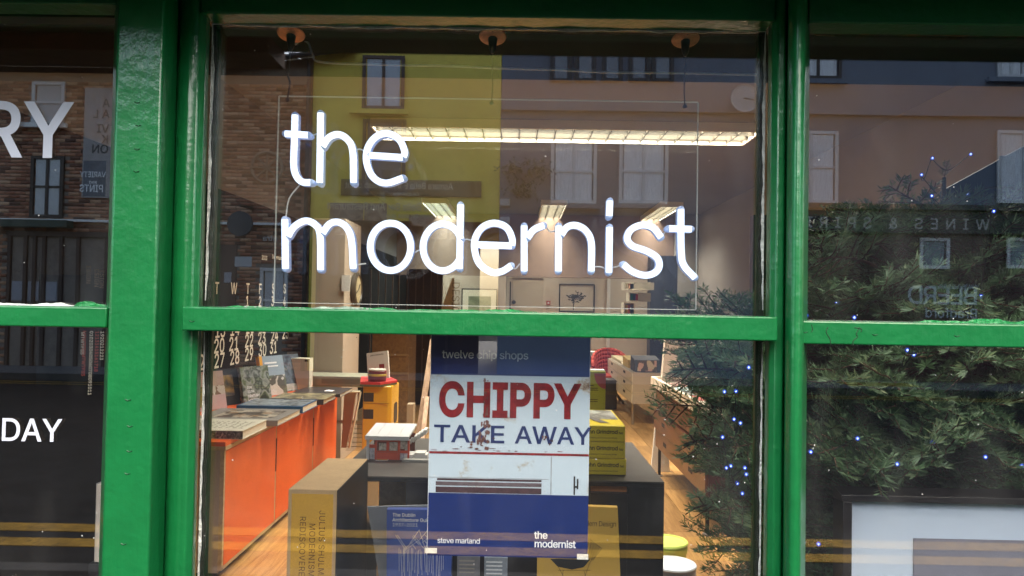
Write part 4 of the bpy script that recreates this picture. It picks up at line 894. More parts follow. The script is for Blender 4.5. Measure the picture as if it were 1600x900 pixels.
# red shell chair
ch = thing('red_chair', (X(950, 8.6), 8.7, FL), 'red upholstered shell armchair beyond the display table', 'chair')
RED = M('red_wool', (.46, .045, .02), .8, var=.1, vscale=30); yc = 8.7
def shell():
    b = MB(); n, mI = 18, 8; cx, cz0 = X(955, yc), EYE - .86; rw = .22
    g = []
    for i in range(n + 1):
        a = math.radians(-15 + 210 * i / n); row = []
        for j in range(mI + 1):
            v = j / mI; hgt = .36 * (.45 + .55 * max(0, math.sin(a)) ** .6) if 0 <= math.degrees(a) <= 180 else .36 * .45
            row.append((cx + (rw - .05 * (1 - v)) * math.cos(a), yc + .05 + (rw - .05 * (1 - v)) * math.sin(a), cz0 + hgt * v))
        g.append(row)
    for i in range(n):
        for j in range(mI): b.quad(g[i][j], g[i + 1][j], g[i + 1][j + 1], g[i][j + 1])
    return b
so_ = shell().build('backrest', RED, ch, smooth=True); md = so_.modifiers.new('thick', 'SOLIDIFY'); md.thickness = .035
MB().lathe([(.05, -.05), (.20, -.04), (.22, 0), (.20, .04), (.05, .05)], (X(955, yc), yc + .02, EYE - .84), 24).build('seat', RED, ch, smooth=True)
for an in (45, 135, 225, 315): MB().tube([(X(955, yc), yc + .02, EYE - .90), (X(955, yc) + .2 * math.cos(math.radians(an)), yc + .02 + .2 * math.sin(math.radians(an)), FL + .004)], .012, 8).build('leg', M('brushed_steel'), ch)
t = thing('grey_crate', (X(958, 8.2), 8.25, FL), 'dark grey crate on the floor in front of the red chair', 'crate'); MB().box(X(948, 8.1), X(966, 8.1), 8.1, 8.35, FL + .001, Z(598, 8.1, 957)).build('body', M('crate_grey', (.06, .055, .055), .6), t, bev=.01); MB().box(X(947, 8.1), X(967, 8.1), 8.09, 8.36, Z(598, 8.1, 957), Z(594, 8.1, 957)).build('lid', M('crate_lid_grey', (.10, .09, .09), .6), t)
# plant stand, bin at far left of the gap
t = thing('waste_bin', (X(928, 9.6), 9.7, FL), 'brown paper bin at the back of the shop beside the red chair', 'bin'); MB().lathe([(.10, 0), (.13, .55), (.12, .55), (.09, .02)], (X(928, 9.6), 9.7, FL + .001), 16).build('body', M('brown_bin', (.30, .17, .09), .6), t, smooth=True)
t = thing('paper_sheet_stack', (X(930, 9.5), 9.6, 0), 'white sheets lying on a dark desk in front of the back wall', 'desk'); MB().box(X(905, 9.5), X(941, 9.5), 9.3, 9.85, Z(566, 9.5, 930), Z(556, 9.5, 930)).build('desk_top', BLACK, t); MB().box(X(912, 9.5), X(938, 9.5), 9.35, 9.7, Z(556, 9.5, 930), Z(549, 9.5, 930)).build('paper', WHITE, t); MB().box(X(906, 9.5), X(909, 9.5), 9.4, 9.44, FL, Z(567, 9.5, 930)).box(X(936, 9.5), X(939, 9.5), 9.78, 9.82, FL, Z(567, 9.5, 930)).build('leg', BLACK, t)
# back wall: door, picture, alarm, pipes, white cubes with books
ybk = YB
def bz(q): return Z(q, ybk, 850)
def bxp(p): return X(p, ybk, 460)
d_ = thing('back_door', (bxp(823), ybk, FL), 'pale door with frame in the back wall under the letters r and n', 'door')
MB().box(bxp(800), bxp(848), ybk - .03, ybk - .002, FL, bz(438)).build('leaf', M('door_cream', (.60, .52, .40), .5), d_)
for a, b_ in ((792, 799.6), (848.4, 853)): MB().box(bxp(a), bxp(b_), ybk - .05, ybk - .002, FL, bz(435)).build('frame', M('door_frame_cream', (.68, .60, .48), .5), d_)
MB().box(bxp(792), bxp(853), ybk - .05, ybk - .002, bz(434.8), bz(433)).build('frame', M('door_frame_cream'), d_)
MB().box(bxp(796.5), bxp(798.2), ybk - .06, ybk - .0505, FL, bz(441)).build('edge_strip', INK, d_)
MB().lathe([(.012, -.08), (.03, -.06), (.012, -.05)], (bxp(803), ybk, bz(473)), 12, axis='y').build('handle', STEEL, d_)
t = thing('fire_alarm', (bxp(857), ybk, bz(473)), 'small red fire alarm call point beside the back door', 'alarm'); MB().box(bxp(854), bxp(860), ybk - .04, ybk - .001, bz(476), bz(470)).build('box', M('alarm_red', (.55, .05, .03), .4), t); MB().box(bxp(855.5), bxp(858.5), ybk - .042, ybk - .0405, bz(474.5), bz(471.5)).build('glass', WHITE, t)
pic = thing('framed_drawing', (bxp(901), ybk, bz(486)), 'thin black framed drawing of a leafy shape on the pale back wall', 'picture')
for a in ((873.5, 929, 443, 444.2), (873.5, 929, 485.3, 487)): MB().box(bxp(a[0]), bxp(a[1]), ybk - .03, ybk - .001, bz(a[3]), bz(a[2])).build('frame', INK, pic)
for a in ((873.5, 875), (927.5, 929)): MB().box(bxp(a[0]), bxp(a[1]), ybk - .03, ybk - .001, bz(485.1), bz(444.4)).build('frame', INK, pic)
MB().box(bxp(875.1), bxp(927.4), ybk - .012, ybk - .001, bz(485.1), bz(444.4)).build('paper', M('drawing_paper', (.62, .55, .45), .6), pic)
b = MB(); r = random.Random(2)
for i in range(70):
    a = r.uniform(0, 2 * PI); k_ = r.random(); x, y = 900 + 13 * k_ * math.cos(a), 463 + 8 * k_ * math.sin(a); a2 = r.uniform(0, 2 * PI)
    b.tube([(bxp(x), ybk - .014, bz(y)), (bxp(x + 4 * math.cos(a2)), ybk - .014, bz(y + 3 * math.sin(a2)))], .007, 4)
b.tube([(bxp(896), ybk - .014, bz(484)), (bxp(897), ybk - .014, bz(468))], .006, 4)
b.build('drawing', M('grey_ink', (.09, .09, .08), .6), pic)
MB().box(bxp(948), bxp(953), ybk - .06, ybk - .001, FL, bz(433)).build('x', WHITE).name = 'pillar'
props(bpy.data.objects['pillar'], kind='structure')
for i, (p0, p1, q0, q1, y, lab) in enumerate(((975, 1015, 441, 453, 9.0, 'top white wall cube shelf with a pale book by the right wall'), (983, 1010, 457, 471, 8.8, 'middle white wall cube shelf with green and red books'), (975, 992, 473, 492, 8.9, 'lowest white wall cube shelf with yellow books'))):
    t = thing('cube_shelf', (X((p0 + p1) / 2, y), y, Z(q1, y, 995)), lab, 'shelf', 'white cube shelves on the right wall')
    x0, x1, z0, z1 = X(p0, y), X(p1, y), Z(q1, y, 995), Z(q0, y, 995); wm = M('shelf_white', (.70, .64, .52), .5)
    MB().box(x0, x1, y, y + .25, z0, z0 + .012).box(x0, x1, y, y + .25, z1 - .012, z1).box(x0, x0 + .012, y + .0005, y + .2495, z0 + .0125, z1 - .0125).box(x1 - .012, x1, y + .0005, y + .2495, z0 + .0125, z1 - .0125).box(x0 + .0125, x1 - .0125, y + .2, y + .21, z0 + .0125, z1 - .0125).build('case', wm, t)
    if i < 2: MB().box(X(p0 + (15 if i == 0 else 14), y), x1 + .05, y - .002, y - .0002, z0 + .001, z1 - .001).build('door', M('shelf_door', (.42, .36, .28), .5), t)
    cc = [((.6, .5, .35), (.55, .3, .2)), ((.03, .22, .12), (.05, .06, .08), (.5, .05, .05)), ((.6, .4, .05), (.5, .12, .06))][i]
    for j, c in enumerate(cc): 
        u = x0 + .02 + j * .03; kb_ = props(MB().box(u, u + .026, y + .01, y + .15, z0 + .0125, z0 + .013 + (z1 - z0) * .7).build('shelf_book', M(f'shelf_book_{i}_{j}', c, .5)), f'{("cream", "rust", "green", "black", "red", "yellow", "orange")[(0, 2, 5)[i] + j]} book standing in the {("top", "middle", "lowest")[i]} white cube shelf', 'book')
t = thing('wall_picture', (X(1068, 10.4), 10.4, 0), 'small black framed picture on the right wall under the letter t', 'picture')
MB().box(X(1061, 9.6), X(1076, 9.6), 9.60, 9.63, Z(493, 9.6, 1068), Z(464, 9.6, 1068)).build('frame', BLACK, t); MB().box(X(1064, 9.6), X(1073, 9.6), 9.59, 9.5995, Z(488, 9.6, 1068), Z(469, 9.6, 1068)).build('print', M_photo('grey_photo', [(.1, .1, .1), (.35, .32, .28), (.15, .14, .12)], 9), t)
t = thing('dark_curtain', (X(1035, 9.7), 9.7, FL), 'dark navy cupboard standing in the far right corner of the shop', 'cupboard')
MB().box(X(1015, 9.7), X(1058, 9.7), 9.65, 9.88, FL, Z(400, 9.7, 1035)).build('body', M('navy_cupboard', (.02, .022, .035), .5), t)
MB().box(X(1036, 9.65), X(1037, 9.65), 9.645, 9.6495, FL + .02, Z(402, 9.7, 1035)).build('door_gap', INK, t)
t = thing('pale_partition', (X(1100, 9.4), 9.75, FL), 'beige partition wall panel closing the right back corner', 'partition'); MB().box(X(1058, 9.65) + .001, XW1 - .002, 9.645, 9.89, FL, EYE + H - .001).build('panel', BEIGE, t)

# ================================================================== LEFT BACK OF THE SHOP
P0, P1, PYY = X(486, 5.2), X(537, 5.2), 5.2
pl_ = thing('pillar_cupboard', ((P0 + P1) / 2, 5.4, FL), 'tall square grey beige pillar behind the orange counter', 'pillar')
MB().box(P0, P1, PYY, PYY + .52, FL, EYE + .58).build('shaft', M('pillar_paint', (.44, .36, .28), .6, var=.06), pl_)
ck = thing('wall_clock', (P1, 5.48, EYE), 'round wooden rimmed clock on the right side of the pillar', 'clock')
cc = (P1 + .001, 5.50, Z(452, 5.5, 550))
MB().lathe([(.11, 0), (.125, .01), (.125, .035), (.108, .042), (.105, .03)], cc, 32, axis='x').build('rim', M('clock_rim', (.06, .045, .03), .4), ck, smooth=True)
MB().lathe([(.105, .020), (.104, .032), (.002, .034)], cc, 32, axis='x').build('face', M('clock_face', (.60, .50, .30), .5), ck)
for an, ln in ((40, .06), (200, .085)): MB().tube([(cc[0] + .037, cc[1], cc[2]), (cc[0] + .037, cc[1] + ln * math.cos(math.radians(an)), cc[2] + ln * math.sin(math.radians(an)))], .003, 5).build('hand', INK, ck)
t = thing('paper_notice', (P1, 5.3, EYE), 'white paper notice pinned on the front of the pillar', 'notice'); MB().box(X(533, 5.19), X(546, 5.19), 5.19, 5.196, Z(455, 5.19, 540), Z(430, 5.19, 540)).build('sheet', WHITE, t)
# dark back room with slatted screen
props(MB().box(P1 + .002, X(690, 8.2), 8.2, 8.3, FL, EYE + .37).build('partition', M('dark_brown_partition', (.05, .03, .022), .6, var=.4, vscale=3)), 'dark brown partition across the left back of the shop', 'partition')
for i, p in enumerate((578, 590, 601, 612, 622, 635, 648, 660, 672, 682)): 
    o = box('batten', X(p, 8.19), X(p + 1.6, 8.19), 8.18, 8.199, FL, EYE + .36, M('brown_batten', (.13, .08, .055), .5), bpy.data.objects['partition'])
t = thing('brown_cupboard', (X(620, 7), 7, FL), 'brown wooden cupboard behind the yellow storage unit', 'cupboard')
MB().box(X(583, 7.0), X(640, 7.0), 7.0, 7.5, FL, Z(520, 7.0, 610)).build('body', M_wood('brown_veneer', (.17, .085, .03), (.26, .14, .05), 4, vary=False), t)
for q in (553, 582): MB().box(X(583, 7.0), X(640, 7.0), 6.985, 6.9995, Z(q + 3, 7.0, 610), Z(q, 7.0, 610)).build('shelf_edge', M('lighter_brown', (.3, .18, .07), .5), t)
for (a0, q0, a1, q1, w_, y, lab) in ((672, 530, 648, 690, 9, 5.0, 'long weathered plank leaning beside the poster'), (664, 620, 655, 700, 7, 4.8, 'short weathered plank leaning in front of the longer one')):
    t = thing('leaning_plank', W(a1, q1, y), lab, 'plank'); y2 = y + .3
    p0, p1 = W(a0, q0, y2), W(a1, q1, y); p1.z = FL if False else p1.z
    zb_ = FL; dirv = (p0 - p1); k_ = (zb_ - p0.z) / dirv.z; foot = p0 + dirv * k_
    wv = Vector((w_ / F * y, 0, 0)); th = Vector((0, .02, 0)); b = MB(); n0 = 0
    b.v = [tuple(v) for v in (foot, foot + wv, p0 + wv, p0, foot + th, foot + wv + th, p0 + wv + th, p0 + th)]; b.f = [(0, 1, 2, 3), (4, 7, 6, 5), (0, 4, 5, 1), (1, 5, 6, 2), (2, 6, 7, 3), (3, 7, 4, 0)]; b.mi = [0] * 6
    b.build('board', M_wood('weathered_wood', (.20, .12, .07), (.34, .23, .15), 5, (8, 8, .8), .7), t)
t = thing('cream_card', (X(643, 5.0), 5.2, FL), 'pale upright card box in front of the leaning planks', 'box'); MB().box(X(639, 5.2), X(649, 5.2), 5.2, 5.3, FL, Z(632, 5.2, 645)).build('body', M('card_beige', (.34, .27, .18), .7), t)
# framed small print and cream easel board far back
t = thing('small_framed_print', (X(748, 9.5), 9.5, EYE), 'small framed green print with a wide cream mat left of the back door', 'picture')
y = 9.88; MB().box(X(721, y), X(777, y), y - .03, y - .001, Z(500, y, 748), Z(451, y, 748)).build('frame', BLACK, t); MB().box(X(723, y), X(775, y), y - .035, y - .0305, Z(498, y, 748), Z(453, y, 748)).build('mat', M('mat_cream', (.62, .55, .42), .6), t); MB().box(X(732, y), X(767, y), y - .038, y - .0355, Z(492, y, 748), Z(463, y, 748)).build('print', M_photo('green_print', [(.10, .12, .07), (.24, .26, .16), (.14, .16, .1)], 6), t)
struct('inner_back_wall', X(690, 9.9), X(790, 9.9), 9.885, 9.897, FL, EYE + .37, mat=M('inner_cream_wall', (.46, .36, .27), .7))
t = thing('cream_banner', (X(700, 8), 8, FL), 'tall cream banner board tapering upward beside the dark partition', 'board'); MB().prism([(X(686, 8), FL), (X(709, 8), FL), (X(709, 8), Z(434, 8, 700)), (X(706, 8), Z(434, 8, 700)), (X(684, 8), Z(500, 8, 700))], 8.0, 8.02, axis='y').build('board', M('banner_cream', (.56, .46, .30), .6), t)
text('DESIGN', .09, (X(706, 8), 7.998, Z(440, 8, 700)), (0, 0, -1), (1, 0, 0), M('faint_brown', (.25, .18, .11), .6), t)
# steel display trolley
ST = M('grey_green_steel', (.30, .30, .22), .45, metal=.2)
tl = thing('display_trolley', (X(535, 4.9), 4.95, FL), 'grey green steel display trolley with wire shelf behind the counter', 'trolley')
tx_0, tx_1, ty0, ty1 = X(470, 4.9), X(577, 4.9), 4.9, 5.15; tt = Z(588, 4.9, 540)
MB().box(tx_0, tx_1, ty0, ty1, tt - .07, tt).build('top_frame', ST, tl, bev=.004)
MB().box(X(505, 4.9), X(567, 4.9), ty0 - .001, ty0 + .001, tt - .05, tt - .018).build('glass_front', M('trolley_glass', (.20, .20, .15), .15), tl)
for p in (571,): MB().box(X(p, 4.9), X(p + 6, 4.9), ty0, ty0 + .03, FL, tt - .0705).build('leg', ST, tl)
MB().box(X(486, 4.9), X(491, 4.9), ty0, ty0 + .03, FL, tt - .0705).build('leg', ST, tl)
MB().box(tx_0, tx_1 - .03, ty0 + .005, ty0 + .02, Z(662, 4.9, 540), Z(657, 4.9, 540)).build('shelf_rail', ST, tl)
b = MB()
for i in range(18): u = X(545 + i * 1.6, 4.9); b.box(u, u + .0015, ty0 + .01, ty0 + .013, Z(705, 4.9, 540), Z(663, 4.9, 540))
for i in range(6): b.box(X(545, 4.9), X(571, 4.9), ty0 + .0135, ty0 + .015, Z(704 - i * 7, 4.9), Z(703 - i * 7, 4.9))
o = b.build('wire_mesh', M('dark_wire', (.20, .20, .17), .4, metal=.5), tl); o['kind'] = 'stuff'
t = thing('picture_frame', (X(560, 4.85), 4.85, FL), 'pale picture frame leaning against the end of the orange counter', 'frame'); 
for a in ((541, 612, 563, 612, 3.5), (563, 612, 546, 700, 4), (556, 616, 545, 690, 2)):
    p, q = W(a[0], a[1], 4.88), W(a[2], a[3], 4.87); MB().tube([p, q], a[4] / F * 2.2, 4).build('rail', M('frame_cream', (.55, .50, .36), .5), t)
MB().prism([(X(541, 4.885), Z(614, 4.885, 550)), (X(560, 4.885), Z(614, 4.885, 550)), (X(546, 4.885), Z(700, 4.885, 550)), (X(538, 4.885), Z(700, 4.885, 550))], 4.886, 4.892, axis='y').build('board', M('frame_back_brown', (.30, .20, .11), .7), t)
# yellow storage unit with tray, tin and book
YS = 4.3; YM = M('yellow_abs_plastic', (.62, .32, .015), .28)
un = thing('storage_unit', (X(600, YS), YS + .1, FL), 'yellow plastic storage unit with round cornered openings', 'storage unit')
ux0, uxm, ux1 = X(570, YS), X(603, YS), X(626, YS + .25); ut = Z(604, YS, 600)
MB().prism([(ux0, YS), (X(592, YS), YS), (uxm + .02, YS + .01), (uxm + .04, YS + .03), (ux1, YS + .25), (ux1 - .05, YS + .33), (ux0, YS + .33)], FL, ut).build('body', YM, un, bev=.006)
for q0, q1 in ((614, 628), (640, 655)): MB().box(X(571, YS), X(587, YS), YS - .0015, YS + .002, Z(q1, YS, 600), Z(q0, YS, 600)).build('opening', M('opening_dark', (.035, .02, .01), .7), un, bev=.001)
p0, p1 = Vector((uxm + .04, YS + .03, 0)), Vector((ux1, YS + .25, 0)); dd = (p1 - p0).normalized(); nn = Vector((dd.y, -dd.x, 0))
def rr_open(zc, hw, hh, c):
    b = MB(); pts = []
    for i in range(24):
        a = 2 * PI * i / 24; u = hw * (abs(math.cos(a)) ** .45) * (1 if math.cos(a) > 0 else -1); v = hh * (abs(math.sin(a)) ** .45) * (1 if math.sin(a) > 0 else -1); pts.append(p0.lerp(p1, .55) + dd * u + nn * .002 + Vector((0, 0, zc + v)))
    n0 = len(b.v); b.v += [tuple(p) for p in pts] + [tuple(p - nn * .004) for p in pts]; b.f += [tuple(range(24))] + [(i, (i + 1) % 24, 24 + (i + 1) % 24, 24 + i) for i in range(24)]; b.mi += [0] * 25
    return b.build('opening', M('opening_dark'), un)
rr_open(Z(646, YS + .1, 615), .05, .06, 0)
MB().box(ux0 - .001, uxm + .03, YS - .002, YS + .001, Z(631, YS, 600), Z(630, YS, 600)).build('joint', M('joint_ochre', (.35, .17, .01), .5), un)
tr = thing('serving_tray', (X(596, YS), YS + .15, ut), 'red tray with green edge lying on the yellow storage unit', 'tray')
pl = [(X(566, YS), YS - .02), (X(598, YS), YS - .03), (X(622, YS + .1), YS + .12), (X(612, YS + .3), YS + .30), (X(566, YS + .3), YS + .30)]
MB().prism(pl, ut + .001, ut + .012).build('base', M('tray_olive', (.12, .12, .06), .5), tr); MB().prism([(a * .995 - .002, b_) for a, b_ in pl], ut + .0125, ut + .026).build('rim', M('tray_red', (.50, .04, .04), .4), tr)
tn = thing('striped_tin', (X(592, YS), YS + .06, ut + .026), 'round tin banded white, dark red and yellow on the red tray', 'tin')
cx = X(592, YS + .05); z0 = ut + .0265
for i, (h0, h1, c, r) in enumerate(((0, .030, (.13, .015, .02), .052), (.0302, .043, (.55, .45, .05), .054), (.0432, .060, (.16, .02, .025), .053), (.0602, .070, (.60, .58, .52), .050))): MB().lathe([(r * .98, h0), (r, h0 + .002), (r, h1 - .002), (r * .97, h1)], (cx, YS + .05, z0), 28).build('band', M(f'tin_band_{i}', c, .35), tn, smooth=True)
t = thing('design_book', (X(590, YS), YS + .18, ut + .03), 'white designer monograph with small red pictures leaning above the tin', 'book')
mt = Matrix.Translation((X(594, YS + .16), YS + .16, ut + .0265)) @ Matrix.Rotation(math.radians(-8), 4, 'Z') @ Matrix.Rotation(math.radians(-13), 4, 'X') @ Matrix.Rotation(math.radians(-9), 4, 'Y')
def bx(n, a, m): me = MB().box(*a).mesh(n, m); me.transform(mt); return place(n, me, t)
bx('cover', (-.066, .066, 0, .018, 0, .165), M('ivory_cover', (.66, .62, .54), .4)); bx('cover_print', (-.045, -.012, -.001, -.0004, .045, .070), M('salmon_print', (.55, .18, .10), .4)); bx('cover_print', (.008, .040, -.001, -.0004, .055, .088), M('maroon_print', (.22, .03, .03), .4))
o = text('Joe Colombo', .0115, (-.045, -.0012, .143), R3, U3, M('grey_ink'), None, 'LEFT', .03, sx=.95); o.data.transform(mt); o.parent = t; o.matrix_parent_inverse = Matrix.Translation(t.location).inverted()

# ================================================================== LEFT WINDOW BAY
t = thing('white_block', (X(150, 1.7), 1.75, zs), 'white display block with a grey side seen at the edge of the left post', 'display block')
MB().box(X(150, 1.6, 800), X(190, 1.6, 800), 1.6, 1.75, Z(878, 1.6, 150), Z(757, 1.6, 150)).build('front', M('block_white', (.62, .54, .48), .5), t)
MB().prism([(X(141, 1.6, 800), 1.62), (X(150, 1.6, 800) - .0003, 1.6), (X(150, 1.6, 800) - .0003, 1.75), (X(141, 1.6, 800), 1.75)], Z(880, 1.6, 150), Z(759, 1.6, 150)).build('side', M('block_grey', (.30, .29, .31), .6), t)
MB().box(X(141, 1.6, 800), X(190, 1.6, 800), 1.6, 1.76, zs - .1, Z(881, 1.6, 150)).build('support', BLACK, t)
wc = thing('year_calendar', (XW0 + .02, 2.9, EYE), 'black year planner with red and cream columns of dates beside the left post', 'calendar')
yv = 1.72
MB().box(X(60, yv), X(200, yv), yv, yv + .006, Z(604, yv, 150), Z(430, yv, 150)).build('sheet', M('black_calendar_paper'), wc)
REDI = M('red_ink', (.40, .05, .03), .5)
for i, (p, n) in enumerate(((131, 'MTWTFSSMTWTFSS'), (142, '0102030405060708091011'), (151, '12131415161718'), (159, '1920212223'), (166, '24252627'))):
    text(n, .0085, (X(p, yv), yv - .001, Z(517, yv, 150)), (0, 0, -1), (1, 0, 0), CREAM if i % 2 else REDI, wc, 'LEFT', .03)
    text('MTWTFSS', .0085, (X(p + 3.6, yv) - .009, yv - .001, Z(519 - i * 2, yv, 150)), (0, 0, -1), (1, 0, 0), REDI if i % 2 else CREAM, wc, 'LEFT', .01) if i < 1 else None
for (p, q0, q1) in ((134, 395, 468), (147, 400, 462), (155, 402, 466)): text('ESIGN', .011, (X(p, yv), yv - .001, Z(q0 + 20, yv, 150)), (0, 0, -1), (1, 0, 0), M('ochre_ink', (.30, .17, .07), .5), wc)

# ================================================================== FRAMED PICTURE, PARTITION (right window)
FY = 1.50
fr = thing('framed_picture', (X(1500, FY), FY, zs), 'big black framed picture with wide white mount at the foot of the tree', 'picture')
fz1 = Z(765, FY, 1450); fx0, fx1 = X(1307, FY, 850), X(1307, FY, 850) + .62
BF = M('black_picture_frame', (.016, .013, .014), .35, var=.3, vscale=10)
tw = .022
def bar(name, poly, a, b_, axis): return MB().prism(poly, a, b_, axis=axis).build(name, BF, fr, bev=.0012)
bar('frame_rail', [(FY - .02, fz1 - tw), (FY - .02, fz1 - .009), (FY + .018, fz1), (FY + .018, fz1 - tw)], fx0, fx1, 'x')
bar('frame_rail', [(fx0, FY + .018), (fx0 + .004, FY - .02), (fx0 + tw, FY - .02), (fx0 + tw, FY + .018)], .80, fz1 - tw - .0003, 'z')
bar('frame_rail', [(fx1 - tw, FY - .02), (fx1, FY - .02), (fx1, FY + .018), (fx1 - tw, FY + .018)], .80, fz1 - tw - .0003, 'z')
MB().box(fx0 + tw, fx1 - tw, FY + .004, FY + .008, .80, fz1 - tw).build('mount', M('white_mount', (.56, .65, .80), .6), fr)
MB().box(X(1428, FY, 870), fx1 - .1, FY + .002, FY + .0035, .80, Z(843, FY, 1500)).build('print', M('grey_violet_print', (.22, .22, .28), .4, var=.08), fr)
for p, q, h in ((1510, 900, 14), (1514, 902, 11), (1536, 902, 12)): MB().box(X(p, FY), X(p + 2.2, FY), FY + .0005, FY + .0018, Z(q + 20, FY), Z(q - h, FY)).build('print_detail', WHITEINK, fr)
MB().box(fx0, fx1, FY - .02, FY + .1, zs - .06, .7995).build('stand', BLACK, fr)
prt = thing('screen_panel', (X(1400, 2.7), 2.7, FL), 'dark screen panel with pale wooden cap behind the christmas tree', 'screen')
MB().box(X(1176, 2.75), XW1 - .02, 2.75, 2.79, FL, EYE + .345).build('panel', M('dark_maroon_panel', (.028, .014, .014), .5, var=.3), prt)
MB().box(X(1258, 2.75), XW1 - .02, 2.74, 2.80, EYE + .3455, EYE + .365).build('cap', M('lit_edge_cap', (.55, .36, .22), .5), prt)  # pale strip colours in the light on the screen's top edge
tp = thing('teal_panel', (1.35, 2.1, FL), 'dark teal panel with sloping top edge at the far right of the window', 'panel')
MB().prism([(X(1473, 2.4), EYE + .30), (X(1473, 2.4), EYE + .39), (X(1760, 2.4), EYE + .72), (X(1760, 2.4), EYE + .30)], 2.4, 2.42, axis='y').build('panel', M('dark_teal_paint', (.012, .024, .034), .5), tp)
MB().box(X(1560, 2.4), X(1584, 2.4), 2.395, 2.3995, Z(288, 2.4, 1570), Z(244, 2.4, 1570)).build('opening', BLACK, tp)
MB().box(X(1600, 2.4), X(1606, 2.4), 2.401, 2.419, FL, EYE + .299).build('post', BLACK, tp)
cb = thing('cardboard_box', (X(1280, 2.3), 2.35, FL), 'plain cardboard carton standing behind the lower left branches of the tree', 'box'); MB().box(X(1235, 2.62), X(1303, 2.62), 2.62, 2.74, FL, Z(455, 2.62, 1280)).build('carton', M('carton_brown', (.42, .32, .22), .7), cb, bev=.003)

# ================================================================== CHRISTMAS TREE
tree_c = Vector((X(1475, 2.0), 2.0, FL))
tree = thing('christmas_tree', tree_c, 'bushy dark green fir tree with blue fairy lights filling the right window', 'tree')
BARK = M('fir_bark', (.10, .055, .03), .8, var=.4, vscale=30, bump=.4)
def needle_mat():
    m = M('fir_needles', (.03, .075, .03), .42); N, L = nodes_of(m); b = N['Principled BSDF']
    at = N.new('ShaderNodeAttribute'); at.attribute_name = 'tone'
    r = N.new('ShaderNodeValToRGB'); e = r.color_ramp.elements; e[0].position = 0; e[0].color = (.06, .125, .045, 1); e[1].position = 1; e[1].color = (.27, .36, .17, 1)
    q = e.new(.45); q.color = (.115, .215, .085, 1); q = e.new(.78); q.color = (.20, .31, .17, 1)
    L.new(at.outputs['Fac'], r.inputs[0]); L.new(r.outputs[0], b.inputs['Base Color'])
    tl_ = N.new('ShaderNodeBsdfTranslucent'); L.new(r.outputs[0], tl_.inputs[0]); ms = N.new('ShaderNodeMixShader'); ms.inputs[0].default_value = .2
    L.new(b.outputs[0], ms.inputs[1]); L.new(tl_.outputs[0], ms.inputs[2]); L.new(ms.outputs[0], N['Material Output'].inputs[0]); return m
NEED = needle_mat()
